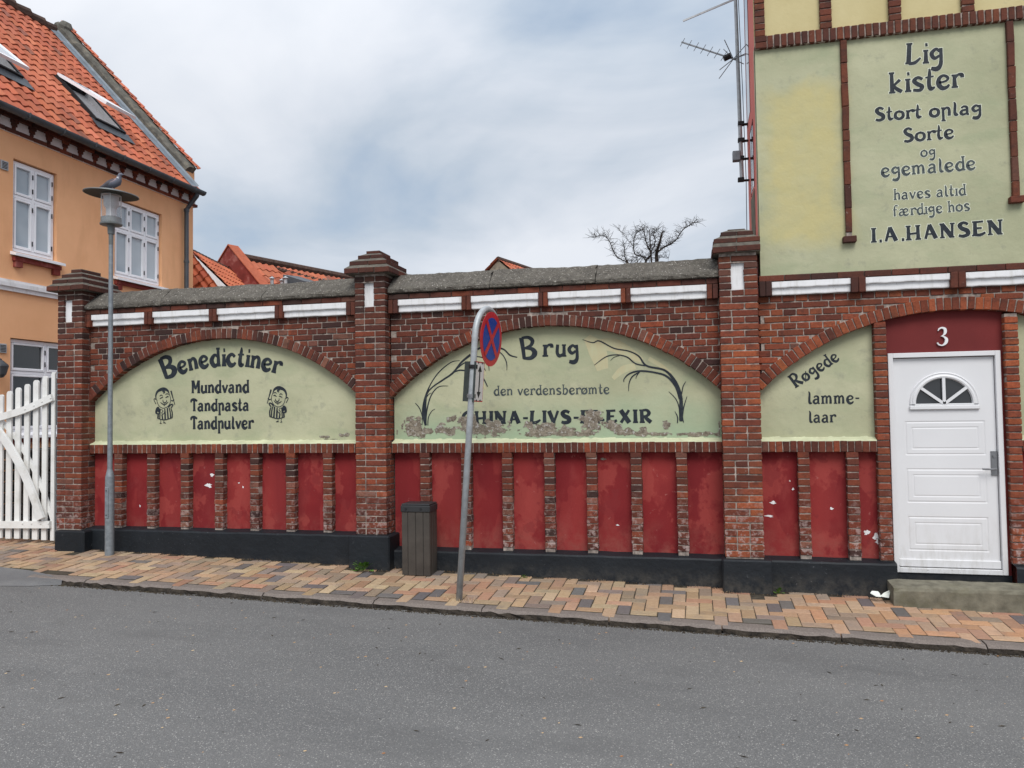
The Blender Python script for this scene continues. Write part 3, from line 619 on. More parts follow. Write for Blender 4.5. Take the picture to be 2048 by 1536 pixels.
# ---------------------------------------------------------------- the three pillars
def pillar(label, x0, wd, zbot, tone, cap_top, seed, blk, niche, right=True, cutx=None):
    P = empty('brick_pillar', (x0+wd/2, .1, 0), label, 'pillar', 'brick pillars of the street wall'); bk = Bricks(P); rg = random.Random(seed)
    yf = -.13; ztop = 3.25
    nx0, nx1, nz0, nz1 = niche; mb = MB(); mb.box((x0+.006, yf+.007, zbot-.02), (x0+wd-.006, .40, nz0)); mb.box((x0+.006, yf+.007, nz1), (x0+wd-.006, .40, ztop))
    mb.box((x0+.006, yf+.007, nz0), (nx0-.004, .40, nz1)); mb.box((nx1+.004, yf+.007, nz0), (x0+wd-.006, .40, nz1)); mb.box((nx0-.004, yf+.05, nz0), (nx1+.004, .40, nz1)); mb.build('pillar_core', M['mortar'], P)
    z = zbot+CP/2; n = 0
    def front(a, b, zz, t):
        bk.add(b-a, .115, .054, (a+b)/2+rg.uniform(-.002, .002), yf, zz, rg.uniform(-.008, .008), t)
    while z < ztop-.01:
        t = clampf(tone(z)+rg.uniform(-.1, .12)); xe = x0+wd
        if nz0 < z < nz1:
            front(x0, nx0, z, t); front(nx1, xe, z, t)
        else:
            k = (n % 2) if rg.random() < .8 else 2
            cuts = [(.228,), (.108,), (.108, .228)][k]; xs = [x0]; 
            for q in cuts: xs += [x0+q, x0+q+.012]
            xs.append(xe)
            for i in range(0, len(xs), 2): front(xs[i], xs[i+1], z, t)
        # side returns: right and left
        for sgn, xs_ in ((1, xe), (-1, x0)):
            for a, b in (((-.012, .10),) if z < 3.0 else ((-.012, .095), (.107, .33))):
                bk.l.append((b-a-.003, .05, .054, xs_-sgn*.022, (a+b)/2, z, 0, bcol(clampf(t-.1)), sgn*math.pi/2))
        z += CP; n += 1
    # niche
    mb = MB(); mb.box((nx0-.004, yf+.035, nz0), (nx1+.004, yf+.049, nz1)); mb.build('white_niche', M['white_paint'], P)
    # plinth block
    bx0, bx1, bz = blk
    mb = MB(); mb.bbox((bx0, -.212, -.5), (bx1, .12, bz), .014); mb.build('plinth_block', M['black_paint'], P)
    # stepped cap: four oversailing courses with mortar weatherings
    cxm = x0+wd/2; ym = .125; hy = .255
    lev = [(.088 if right else .06, 3.235, 3.29), (.045, 3.325, 3.37), (-.025, 3.405, 3.445), (-.095, 3.475, cap_top)]
    def clampx(v): return min(v, cutx) if cutx else v
    for i, (ov, z0, z1) in enumerate(lev):
        hw = wd/2+ov; hd = hy+ov; ra = clampx(cxm+hw)
        mb = MB(); a = (cxm-hw+.012, ym-hd+.012); b = (ra-.012 if not cutx or ra < cutx else ra-.001, ym+hd-.012)
        mb.box((a[0], a[1], z0-.004), (b[0], b[1], z1-.002))
        if i < 3:      # sloped weathering up to next course
            ov2 = lev[i+1][0]; hw2 = wd/2+ov2; hd2 = hy+ov2; rb = clampx(cxm+hw2)
            q0 = [(cxm-hw+.004, ym-hd+.004), (ra-.004, ym-hd+.004), (ra-.004, ym+hd-.004), (cxm-hw+.004, ym+hd-.004)]
            q1 = [(cxm-hw2+.008, ym-hd2+.008), (rb-.008, ym-hd2+.008), (rb-.008, ym+hd2-.008), (cxm-hw2+.008, ym+hd2-.008)]
            zz = lev[i+1][1]+.004
            mb.add([(x, y, z1-.001+rg.uniform(-.003, .003)) for x, y in q0]+[(x, y, zz) for x, y in q1], [(0, 1, 5, 4), (1, 2, 6, 5), (2, 3, 7, 6), (3, 0, 4, 7), (4, 5, 6, 7)])
        else:
            mb.box((cxm-hw+.004, ym-hd+.004, z1-.004), (ra-.004, ym+hd-.004, z1+.006))
        mb.build('cap_mortar', M['mortar_grey'], P)
        w_ = ra-(cxm-hw); nb = max(1, round(w_/.2)); p = w_/nb
        for k in range(nb): bk.add(p-.008, .1, z1-z0, cxm-hw+p*(k+.5), ym-hd, (z0+z1)/2+rg.uniform(-.002, .002), rg.uniform(-.015, .015), .2 if i == 0 else .05)
        nb = max(1, round((2*hd-.1)/.2)); p = (2*hd-.1)/nb
        for sgn, xs_ in ((1, ra), (-1, cxm-hw)):
            if sgn == 1 and cutx and ra >= cutx: continue
            for k in range(nb): bk.l.append((p-.008, .06, z1-z0, xs_-sgn*.03, ym-hd+.1+p*(k+.5), (z0+z1)/2, rg.uniform(-.01, .01), bcol(.05), sgn*math.pi/2))
    bk.finish(); return P
pillar('brick pillar at the left end of the wall beside the white gate', -7.449, .348, .39, lambda z: .75 if z < 1.6 else .75-.5*clampf((z-1.6)/.8), 3.51, 1, (-7.40, -6.985, .385), (-7.366, -7.25, 2.862, 3.13))
pillar('brick pillar in the middle of the wall between both painted arches, left of the litter bin', -3.592, .352, .41, lambda z: .9 if .8 < z < 1.9 else (.5 if z < 1.9 else .7-.4*clampf((z-1.9)/.6)), 3.50, 2, (-3.65, -3.178, .412), (-3.49, -3.37, 2.862, 3.137))
pillar('brick pillar joining the wall to the tall green house, brightest red bricks', .258, .362, .272, lambda z: .95 if z < 2.5 else .82, 3.48, 4, (.225, .685, .265), (.372, .496, 2.866, 3.134), False, .652)

# ================================================================ the tall house
HS = empty('brick_house', (2.6, .3, 0), 'tall house with green and ochre plaster, brick bands and painted coffin advertisement', 'house'); hb = Bricks(HS)
XR = 4.36
mb = MB(); mb.box((.66, .10, -.4), (1.70, 1.32, 5.2)); mb.box((2.86, .10, -.4), (XR, 1.32, 5.2)); mb.box((1.70, .10, 2.62), (2.86, 1.32, 5.2)); mb.box((.66, .05, 5.2), (XR, 1.32, 9.2))
mb.box((1.70, .35, -.4), (2.86, 1.32, 2.62)); mb.box((1.2, 1.32, -.4), (XR, 7, 8.6)); mb.build('wall_core', M['pink'], HS)
tn = lambda x, z: clampf(.93+BR.uniform(-.13, .05))
arch_mortar(HS, A3, .65, XR, 2.815, 1.9); spandrel(hb, A3, .628, XR, 2.81, 1.88, tn); arch_ring(hb, A3, lambda x, z: .85)
# plaster field left of the door, red field with pilasters
plaster_field(HS, A3, .628, 1.675, 1.40, M['green']); soldier(hb, HS, .628, 1.674, lambda x, z: .35); red_field(HS, .628, 1.69, .25)
plaster_field(HS, A3, 2.90, 4.13, 1.40, M['green']); soldier(hb, HS, 2.905, 4.13, lambda x, z: .6); red_field(HS, 2.90, 4.13, .25)
for x in (.96, 1.403, 3.3, 3.75): pilaster(hb, HS, x, .254, lambda x, z: .75)
for a, b in ((1.676, 1.786), (2.79, 2.902)):                      # brick jambs of the door
    mb = MB(); mb.box((a+.004, .006, .255), (b-.004, .2, A3.z((a+b)/2)-.01)); mb.build('jamb_core', M['mortar'], HS)
    z = .255+CP/2
    while z < A3.z((a+b)/2)-.02:
        hb.add(b-a+BR.uniform(-.006, .004), .13, .054, (a+b)/2, -.006, z, BR.uniform(-.012, .012), 1.0); z += CP
mb = MB(); mb.box((4.13, .006, .25), (4.354, .12, 2.0)); mb.build('jamb_core', M['mortar'], HS)
z = .255+CP/2; k = 0
while z < 1.88:
    if k % 2: hb.add(.226, .13, .054, 4.245, -.004, z, 0, .8)
    else: hb.add(.108, .13, .054, 4.186, -.004, z, 0, .8); hb.add(.108, .13, .054, 4.304, -.004, z, 0, .8)
    z += CP; k += 1
strips(hb, HS, [(.64, .757), (1.474, 1.603), (2.333, 2.464), (3.19, 3.32), (4.05, 4.18), (4.34, 4.36)][:5], 2.938, (2.943, 3.0))
plinth(HS, .628, 1.80, .25); plinth(HS, 2.79, XR, .25)
# tall plaster fields
gm = green('pale_green_limewash_high', ochre=(.76, 1.46, 3.30, 4.85))
mb = MB(); n = 40; xs = [.655+(XR-.655)*i/n for i in range(n+1)]; mb.strip([(x, -.004, 3.0) for x in xs], [(x, -.004, 5.30) for x in xs]); mb.box((.655, -.004, 3.0), (.66, .1, 5.3))
mb.build('plaster_field', gm, HS)
mb = MB(); mb.strip([(x, .0, 5.30) for x in xs], [(x, .0, 9.2) for x in xs]); mb.build('upper_plaster_field', M['ochre'], HS)
# soldier band
mb = MB(); mb.box((.66, -.04, 5.265), (XR, .06, 5.386)); mb.build('mortar_bed', M['mortar'], HS)
for z in (5.294, 5.358): hb.add(.108, .1, .056, .718, -.05, z, 0, .8)
x = .775
while x < XR-.06:
    hb.add(.052, .1, .118, x+.028, -.052, 5.325, BR.uniform(-.012, .012), .9); x += .0645
for a in (.664, 1.272, 1.893, 2.522, 3.15, 3.78, 4.25):            # upright brick stubs above the band
    w_ = .094 if a < .7 else .106
    mb = MB(); mb.box((a+.004, -.035, 5.386), (a+w_-.004, .05, 6.6)); mb.build('stub_core', M['mortar'], HS)
    z = 5.386+CP/2
    while z < 6.5: hb.add(w_, .09, .055, a+w_/2, -.045, z, BR.uniform(-.02, .02), .95); z += CP
for a, zb in ((1.450, 3.345), (2.888, 3.62), (4.2, 3.345)):        # thin hanging brick strips
    mb = MB(); mb.box((a+.005, -.03, zb), (a+.055, 0, 5.262)); mb.build('strip_core', M['mortar'], HS)
    z = 5.262
    while z > zb+.05:
        h = min(BR.choice((.228, .228, .20, .108)), z-zb); me_ = h-.01
        hb.add(.057+BR.uniform(-.003, .003), .05, round(me_, 2), a+.03, -.042, z-h/2, BR.uniform(-.01, .01), .83); z -= h
    hb.add(.118, .07, .056, a+.03, -.066, zb-.03, .0, .7)
hb.finish(300)
# side wall trim: dark slot windows seen edge-on
def side_win(y0, y1, z0, z1, arch=False):
    fr = MB(); fr.box((.655, y0-.02, z0-.02), (.665, y0, z1+.02)); fr.box((.655, y1, z0-.02), (.665, y1+.02, z1+.02)); fr.box((.655, y0, z1), (.665, y1, z1+.02)); o = fr.build('window_frame', M['red_dark'], HS)  # flush strips; dark red puts the shade of a recess into the colour
    g = MB(); g.box((.657, y0, z0), (.664, y1, z1)); g.build('pane', M['glass_dark'], o)
side_win(.75, 1.2, 4.95, 6.6)
side_win(.45, .85, 4.05, 4.72)
mb = MB(); mb.box((.653, .42, 3.1), (.664, .9, 4.0)); mb.build('grey_panel', M['sandstone'], HS)
# ---------------------------------------------------------------- door
mb = MB(); N = 20; xs = [1.78+(2.80-1.78)*i/N for i in range(N+1)]
mb.strip([(x, .07, 2.2) for x in xs], [(x, .07, A3.z(x)+.03) for x in xs]); mb.box((1.78, .07, .1), (1.802, .3, 2.2)); mb.box((2.768, .07, .1), (2.80, .3, 2.2)); 
mb.build('door_surround', M['red_dark'], HS)
mb = MB(); mb.box((1.78, .06, .02), (2.8, .3, .143)); mb.build('plinth', M['black_paint'], HS)
D = empty('door', (0, 0, 0)); D.parent = HS; D.location = -HS.location
mb = MB(); x0, x1, z0, z1 = 1.803, 2.766, .146, 2.215
mb.bbox((x0, .045, z0), (x0+.045, .12, z1), .003); mb.bbox((x1-.045, .045, z0), (x1, .12, z1), .003); mb.bbox((x0+.0455, .045, z1-.045), (x1-.0455, .12, z1), .003); mb.bbox((x0+.0455, .045, z0), (x1-.0455, .12, z0+.045), .003)
mb.build('door_frame', M['door_white'], D)
# leaf with grooved panels: height field on a grid, cut out for the fanlight
LX0, LX1, LZ0, LZ1 = x0+.05, x1-.05, z0+.05, z1-.052
cxd = (LX0+LX1)/2; fz = W(1890, 812, .08)[1]+.02; fr_ = .245; fh = .245
def rect_d(x, z, a): return max(abs(x-a[0])-a[2], abs(z-a[1])-a[3])
pans = [(cxd+.0, W(1893, q, .08)[1], .335, .152) for q in (876, 971.5, 1068)]
mb = MB(); gx = [LX0+(LX1-LX0)*i/170 for i in range(171)]; gz = [LZ0+(LZ1-LZ0)*i/380 for i in range(381)]
V = []
for z in gz:
    for x in gx:
        h = 0
        for p in pans:
            for inset, dep in ((0, .006), (.055, .005)):
                d_ = rect_d(x, z, (p[0], p[1], p[2]-inset, p[3]-inset)); h += dep*max(0, 1-abs(d_)/.007)
        V.append((x, .083+h, z))
ell = lambda x, z: ((x-cxd)/fr_)**2+((z-fz)/fh)**2 < 1 and z > fz
F = []
for j in range(380):
    for i in range(170):
        if not ell((gx[i]+gx[i+1])/2, (gz[j]+gz[j+1])/2): F.append((j*171+i, j*171+i+1, (j+1)*171+i+1, (j+1)*171+i))
mb.add(V, F); leaf = mb.build('door_leaf', M['door_white'], D, smooth=True)
mb = MB(); mb.bbox((LX0-.004, .066, LZ0+.002), (LX1+.004, .085, LZ0+.075), .006); mb.build('weather_bar', M['door_white'], leaf)
fan = MB(); N = 28
def earc(k, rx, rz, y): g = math.pi*k/N; return (cxd+math.cos(g)*rx, y, fz+math.sin(g)*rz)
sec = [(0.0, .084), (0.008, .062), (.022, .058), (.034, .064), (.04, .074), (.052, .068), (.062, .084)]
for (a, ya), (b, yb) in zip(sec, sec[1:]): fan.strip([earc(k, fr_-.006+a, fh-.006+a, ya) for k in range(N+1)], [earc(k, fr_-.006+b, fh-.006+b, yb) for k in range(N+1)])
fan.bbox((cxd-fr_-.055, .058, fz-.052), (cxd+fr_+.055, .086, fz-.012), .006); fan.bbox((cxd-fr_-.01, .062, fz-.014), (cxd+fr_+.01, .086, fz+.004), .003)
fo = fan.build('fanlight_frame', M['door_white'], D)
for g in (38, 90, 142):
    mb = MB(); q = R(g); mb.beam((cxd, .07, fz), (cxd+math.cos(q)*fr_, .07, fz+math.sin(q)*fh), .026, .022, (0, 1, 0)); mb.build('glazing_bar', M['door_white'], fo)
mb = MB(); mb.box((cxd-fr_-.02, .092, fz-.01), (cxd+fr_+.02, .1, fz+fh+.01)); mb.build('pane', M['glass_dark'], fo)
mb = MB(); hx = W(1988, 925, .08)[0]; hz0, hz1 = W(1988, 951, .08)[1], W(1988, 902, .08)[1]; hz = W(1988, 938, .08)[1]; mb.bbox((hx-.026, .070, hz0), (hx+.026, .084, hz1), .003); pl = mb.build('handle_plate', M['steel'], D)
mb = MB(); mb.tube([(hx, .075, hz), (hx, .03, hz), (hx-.02, .026, hz), (hx-.115, .026, hz+.003)], .009, 8); mb.build('door_handle', M['steel'], D)
mb = MB(); mb.tube([(hx, .072, hz+.12), (hx, .058, hz+.12)], .014, 12); mb.build('lock_cylinder', M['steel'], D)
# number 3 standing proud on the red lintel
def curve_ribbon(pts, wds, y0, y1, mb):
    """flat-faced stroke in the wall plane with real thickness"""
    m = len(pts); Lf = []; Rt = []
    for i in range(m):
        a = Vector(pts[max(i-1, 0)]); b = Vector(pts[min(i+1, m-1)]); t = (b-a); t = t/max(t.length, 1e-9); nn = Vector((-t.y, t.x))*wds[i]/2; p = Vector(pts[i]); Lf.append(p+nn); Rt.append(p-nn)
    vs = [(p.x, y0, p.y) for p in Lf]+[(p.x, y0, p.y) for p in Rt]
    fs = [(i, i+1, m+i+1, m+i) for i in range(m-1)]
    if y1 is not None:
        vs += [(p.x, y1, p.y) for p in Lf]+[(p.x, y1, p.y) for p in Rt]
        fs += [(i, i+1, 2*m+i+1, 2*m+i) for i in range(m-1)]+[(m+i, m+i+1, 3*m+i+1, 3*m+i) for i in range(m-1)]+[(0, m, 3*m, 2*m), (m-1, 2*m-1, 4*m-1, 3*m-1)]
    mb.add(vs, fs)
def smooth_pts(P, sub=6):
    out = []; n = len(P)
    if n == 2: return [P[0], P[1]]
    for i in range(n-1):
        p0, p1, p2, p3 = P[max(i-1, 0)], P[i], P[i+1], P[min(i+2, n-1)]
        for k in range(sub):
            t = k/sub; out.append(tuple(.5*(2*b+(c-a)*t+(2*a-5*b+4*c-d)*t*t+(3*b-a-3*c+d)*t**3) for a, b, c, d in zip(p0, p1, p2, p3)))
    return out+[P[-1]]
mb = MB(); nx, nz = W(1884, 673, .06); s = .165
for st in (["-.22,.33,.04", "-.16,.44,.10", "0,.50,.12", ".17,.42,.2", ".18,.22,.2", ".06,.06,.08", "-.06,.02,.05"], ["-.04,.03,.05", ".1,-.02,.1", ".24,-.16,.21", ".2,-.36,.2", ".02,-.5,.1", "-.16,-.48,.1", "-.26,-.4,.09", "-.28,-.34,.12"]):
    P = smooth_pts([tuple(float(v) for v in q.split(',')) for q in st]); curve_ribbon([(nx+p[0]*s*.9, nz+p[1]*s) for p in P], [max(.007, p[2]*s*.72) for p in P], .052-.001*len(st)*.1, .07, mb)
no = mb.build('house_number', M['white_paint'], HS)
# ================================================================ painted lettering (hand-drawn stroke letters)
G = {
'B': (.72, "L .10,0,.13 .05,.5,.15 -.02,1,.17|0,.98,.1 .3,1.0,.12 .5,.85,.15 .42,.62,.12 .12,.5,.07|.12,.5,.08 .45,.46,.14 .6,.26,.2 .42,.04,.15 .06,.03,.09"),
'M': (.82, "L .1,0,.13 .08,1,.16|L .1,.98,.17 .38,.3,.12|L .38,.3,.10 .64,.98,.13|L .66,1,.15 .7,0,.17"),
'T': (.60, "-.02,.72,.09 .03,.92,.14 .3,.97,.16 .62,.84,.11|L .3,.95,.13 .31,0,.16"),
'C': (.70, ".6,.8,.12 .35,.98,.13 .1,.75,.16 .06,.35,.2 .25,.03,.17 .5,.06,.13 .64,.25,.08"),
'H': (.76, "L .1,1,.14 .12,0,.18|L .58,1,.14 .6,0,.18|L .12,.42,.1 .58,.46,.1"),
'I': (.32, "L .14,1,.15 .14,0,.18"),
'N': (.76, "L .1,0,.12 .08,1,.12|L .08,.97,.2 .56,.05,.22|L .58,0,.11 .6,1,.12"),
'A': (.74, "L .32,1,.13 .1,0,.13|L .32,1,.18 .62,0,.2|L .17,.33,.08 .5,.33,.08"),
'L': (.66, "L .14,1,.16 .1,.04,.18|.1,.05,.12 .38,.07,.14 .64,.28,.08"),
'V': (.66, "L .06,1,.19 .34,0,.18|L .32,0,.1 .6,1,.12"),
'S': (.64, ".52,.84,.13 .3,.97,.14 .1,.8,.18 .22,.57,.2 .46,.4,.22 .5,.15,.18 .26,.03,.16 .04,.1,.13"),
'E': (.66, "L .14,1,.16 .12,0,.2|L .14,.94,.1 .54,.97,.1|L .14,.52,.1 .46,.52,.09|.14,.06,.13 .38,.05,.15 .62,.2,.1"),
'X': (.70, "L .08,1,.2 .58,0,.21|L .56,1,.11 .1,0,.13"),
'R': (.74, "L .14,1,.15 .16,0,.18|.14,.94,.1 .42,.98,.12 .56,.75,.16 .42,.52,.12 .16,.48,.09|.3,.5,.12 .46,.25,.17 .66,.02,.18"),
'a': (.60, ".08,.5,.1 .22,.62,.11 .4,.55,.13 .42,.3,.14 .43,.06,.13 .54,.01,.08|.4,.37,.09 .16,.33,.12 .05,.16,.15 .18,.02,.13 .4,.1,.09"),
'b': (.60, "L .1,1,.11 .11,.02,.13|.12,.48,.09 .32,.62,.12 .5,.36,.17 .32,.03,.15 .1,.05,.1"),
'c': (.56, ".48,.48,.11 .3,.63,.12 .1,.5,.15 .06,.26,.18 .22,.03,.18 .42,.06,.13 .52,.18,.08"),
'd': (.62, "L .48,1,.11 .5,0,.15|.46,.52,.09 .26,.62,.12 .07,.32,.18 .24,.02,.16 .46,.12,.1"),
'e': (.57, ".09,.3,.08 .38,.36,.09 .47,.5,.11 .28,.63,.11 .09,.5,.15 .06,.24,.18 .22,.03,.18 .42,.06,.13 .52,.18,.08"),
'f': (.44, ".42,.93,.1 .24,1,.1 .13,.8,.12 .12,.4,.14 .12,0,.16|L 0,.6,.07 .34,.62,.07"),
'g': (.60, ".42,.5,.1 .26,.63,.12 .07,.43,.16 .2,.2,.14 .42,.32,.1|.47,.66,.13 .49,.2,.13 .46,-.14,.16 .3,-.3,.2 .05,-.25,.14"),
'h': (.60, "L .1,1,.1 .11,0,.16|.12,.44,.09 .3,.62,.12 .45,.48,.14 .46,0,.16"),
'i': (.27, "L .12,.62,.12 .13,0,.17|L .09,.86,.14 .2,.87,.13"),
'!': (.27, "L .12,.64,.12 .13,0,.17"),
'k': (.60, "L .09,1,.13 .11,0,.17|L .46,.62,.13 .16,.34,.09|.16,.36,.1 .32,.18,.15 .54,.03,.15"),
'l': (.36, ".06,1.0,.06 .13,.8,.13 .11,.3,.15 .16,.05,.16 .32,.06,.09"),
'm': (.88, "L .09,.63,.13 .11,0,.15|.12,.44,.08 .27,.62,.11 .4,.5,.12 .4,0,.15|.42,.44,.08 .58,.62,.11 .71,.48,.13 .72,0,.16"),
'n': (.60, "L .09,.63,.13 .11,0,.15|.12,.44,.09 .3,.62,.12 .45,.48,.14 .46,0,.17"),
'o': (.60, ".28,.61,.11 .07,.48,.15 .05,.18,.17 .27,.03,.15 .49,.18,.17 .48,.48,.15 .28,.61,.11"),
'p': (.60, "L .1,.64,.12 .12,-.36,.14|.13,.46,.09 .32,.62,.12 .46,.48,.14 .46,0,.16"),
'r': (.48, "L .1,.62,.12 .11,0,.17|.12,.42,.09 .26,.6,.1 .42,.6,.14 .44,.46,.14"),
's': (.54, ".46,.54,.12 .26,.64,.13 .08,.5,.15 .24,.33,.17 .44,.2,.16 .34,.03,.14 .04,.06,.12"),
't': (.42, ".13,1.02,.05 .15,.8,.12 .12,.3,.15 .2,.04,.16 .38,.12,.08|L -.04,.6,.07 .33,.64,.07"),
'u': (.62, ".09,.63,.14 .07,.2,.15 .22,.03,.16 .46,.15,.1|L .47,.63,.13 .49,0,.16"),
'v': (.56, "L .04,.62,.14 .28,0,.16|L .26,.0,.1 .5,.64,.12"),
'æ': (.92, ".08,.5,.1 .22,.62,.11 .38,.55,.12 .4,.06,.12|.4,.37,.09 .16,.33,.12 .05,.16,.15 .18,.02,.13 .4,.1,.09|.42,.3,.08 .7,.36,.09 .8,.5,.11 .62,.63,.11 .44,.5,.12 .42,.24,.12 .56,.03,.16 .76,.06,.13 .86,.18,.08"),
'ø': (.60, ".28,.61,.11 .07,.48,.15 .05,.18,.17 .27,.03,.15 .49,.18,.17 .48,.48,.15 .28,.61,.11|L .0,-.03,.06 .56,.7,.06"),
'-': (.40, "L .04,.42,.1 .34,.42,.1"), '.': (.26, "L .06,.06,.15 .19,.06,.15"), ' ': (.36, ""),
}
def lettering(text, par, y, base, cap, mat, halo=None, wx=1.0, first=None, name='lettering'):
    """base: pixel polyline of the baseline (start .. end) measured on the plane y; cap: capital height in pixels"""
    P = [Vector(W(a, b, y)) for a, b in base]; ln = [0]
    for a, b in zip(P, P[1:]): ln.append(ln[-1]+(b-a).length)
    mid = base[len(base)//2]; H = (Vector(W(mid[0], mid[1]-cap, y))-Vector(W(mid[0], mid[1], y))).length
    scl = [first if (first and i == 0) else 1 for i in range(len(text))]
    adv = sum(G[c][0]*k for c, k in zip(text, scl))-.06; hx = ln[-1]/adv
    def at(s_):
        s_ = max(0, min(ln[-1], s_))
        for i in range(len(P)-1):
            if s_ <= ln[i+1] or i == len(P)-2:
                t = (s_-ln[i])/(ln[i+1]-ln[i]); p = P[i].lerp(P[i+1], t); return p
    mb = MB(); hm = MB(); cur = 0
    for c, k in zip(text, scl):
        a_, st = G[c]; a_ *= k
        w0 = at(cur*hx); w1 = at((cur+a_)*hx); tx = (w1-w0)
        if tx.length < 1e-6: cur += a_; continue
        tx.normalize(); tz = Vector((-tx.y, tx.x))*H*k; ex = tx*hx*k*.88; w0 = w0+tx*hx*k*.03
        lean = random.uniform(-.015, .015)
        if st:
            for si, q in enumerate(st.split('|')):
                line = q.startswith('L'); pts = [tuple(float(v) for v in u_.split(',')) for u_ in q.replace('L ', '').split()]
                pp = pts if line else smooth_pts(pts, 5); lst = [pp]
                if line and len(pts) <= 3 and abs(pts[0][0]-pts[-1][0]) < .12 and abs(pts[0][1]-pts[-1][1]) > .5:
                    for e in (pts[0], pts[-1]):        # small serifs
                        sg = 1 if e[1] < .3 else -1; lst.append([(e[0]-e[2]*.5-.06, e[1]+sg*.03, .075), (e[0]+e[2]*.5+.06, e[1]+sg*.03, .075)])
                for j, L_ in enumerate(lst):
                    wp = [w0+ex*(p[0]+lean*p[1])+tz*p[1] for p in L_]; ws = [p[2]*(hx+H)/2*k*wx*1.12*random.uniform(.97, 1.03) for p in L_]
                    off = .0016+.00025*si+.0001*j
                    curve_ribbon(wp, ws, y-off-(.001 if halo else 0), None, mb)
                    if halo:
                        d0 = (wp[0]-wp[1]).normalized()*halo*.6; d1 = (wp[-1]-wp[-2]).normalized()*halo*.6
                        curve_ribbon([wp[0]+d0]+wp[1:-1]+[wp[-1]+d1] if len(wp) > 2 else [wp[0]+d0, wp[1]+d1], [q_+halo for q_ in ws], y-.0008-.00012*si-.00004*j, None, hm)
        cur += a_
    mb.build(name, mat, par)
    if halo: hm.build('letter_outline', M['halo'], par)
lettering('Benedictiner', bay1, PY, [(329, 758), (352, 750), (368, 745), (385, 739), (423, 732.5), (473, 731), (500, 734), (530, 740), (558, 748)], 36, M['ink'], first=1.18, wx=1.27)
lettering('Mundvand', bay1, PY, [(383, 786), (498, 785)], 25, M['ink'], wx=1.25)
lettering('Tandpasta', bay1, PY, [(382, 822), (498, 821)], 24, M['ink'], wx=1.25)
lettering('Tandpulver', bay1, PY, [(382, 858), (506, 857)], 25, M['ink'], wx=1.25)
lettering('B', bay2, PY, [(1043, 718), (1075, 717)], 43, M['ink'], wx=1.05)
lettering('r', bay2, PY, [(1085, 713), (1104, 712.5)], 37, M['ink'], wx=1.05)
lettering('u', bay2, PY, [(1111, 713), (1132, 713)], 38, M['ink'], wx=1.05)
lettering('g', bay2, PY, [(1135, 714), (1158, 713)], 36, M['ink'], wx=1.05)
lettering('den verdensberømte', bay2, PY, [(987, 791), (1219, 787.5)], 20, M['ink_faded'], wx=.9)
lettering('CHINA-LIVS-ELEXIR', bay2, PY, [(924, 847.5), (1305, 845)], 25.5, M['ink'], wx=1.25)
HF = -.004
for txt, b0, b1, cp, mt_, wx in (('Lig', (1811, 130), (1886, 124), 43, 'ink', 1.0), ('kister', (1778, 187), (1925, 174), 42, 'ink', 1.0), ('Stort oplag', (1749, 242), (1963, 227), 27, 'ink', 1.1),
        ('Sorte', (1806, 284.5), (1908, 276), 28, 'ink', 1.0), ('og', (1841, 314), (1871, 312), 21, 'ink_faded', .9), ('egemalede', (1762, 354), (1951, 338.5), 28, 'ink_faded', .95),
        ('haves alt!d', (1787, 400), (1932, 390), 22, 'ink_faded', .9), ('færd!ge hos', (1786, 433), (1940, 421), 22, 'ink_faded', .9), ('I.A.HANSEN', (1741, 485), (2008, 468), 29, 'ink', 1.05)):
    lettering(txt, HS, HF, [b0, b1], cp, M[mt_], halo=.010, wx=wx)
lettering('Røgede', HS, PY, [(1590, 777), (1612, 763), (1632, 748), (1650, 738), (1680, 719)], 24, M['ink'], first=1.15, wx=1.0)
lettering('lamme-', HS, PY, [(1615, 807.5), (1719, 807)], 25, M['ink'], wx=1.0)
lettering('laar', HS, PY, [(1617, 845), (1671, 844.5)], 23.5, M['ink'], wx=1.0)
# painted reeds on the middle bay
def pix_strokes(par, y, strokes, mat, name, offs=.0016, closed=False):
    mb = MB()
    for i, st in enumerate(strokes):
        P = smooth_pts([(a, b, c) for a, b, c in st], 7); q = [Vector(W(a, b, y)) for a, b, c in P]; sc = 5.35/1000
        curve_ribbon(q, [max(.002, p[2]*sc) for p in P], y-offs-.00012*i, None, mb)
    return mb.build(name, mat, par)
z5 = lambda x, y: (760+x/4.8, 600+y/4.8); z6 = lambda x, y: (1100+x/4.452, 600+y/4.452)
def zz(f, L): return [(*f(a, b), c) for a, b, c in L]
reeds = [zz(z5, L) for L in (
 [(440, 1205, 5), (420, 1090, 8), (430, 960, 5), (475, 830, 2.5), (560, 700, 2.5), (680, 600, 2), (765, 582, 1)],
 [(435, 1100, 4), (445, 920, 4), (500, 840, 3), (600, 770, 3.5), (700, 700, 4), (780, 600, 4), (870, 525, 5)],
 [(700, 700, 2), (760, 675, 3), (840, 680, 3)], [(740, 660, 2), (800, 610, 2.5), (850, 595, 2)],
 [(440, 1190, 3), (450, 1060, 3), (490, 920, 2.5), (560, 835, 2), (655, 825, 1)], [(450, 930, 1.5), (470, 905, 1.5), (495, 890, 1)],
 [(405, 1200, 1.5), (405, 1120, 1.5), (380, 1040, 2), (340, 990, 1.5)], [(460, 1205, 2), (465, 1130, 2), (495, 1070, 1.5), (530, 1045, 1)],
 [(925, 540, 2), (1000, 560, 2), (1040, 620, 2), (1048, 680, 1)], [(1120, 455, 4), (1190, 475, 3), (1250, 530, 3), (1318, 550, 2)], [(1120, 475, 2), (1180, 530, 2), (1215, 600, 2), (1218, 675, 1)],
 [(920, 480, 4), (1000, 450, 4), (1120, 455, 4)], [(955, 715, 3), (1000, 765, 2.5), (1033, 832, 2)], [(950, 610, 2), (990, 640, 2), (1015, 680, 1)])]
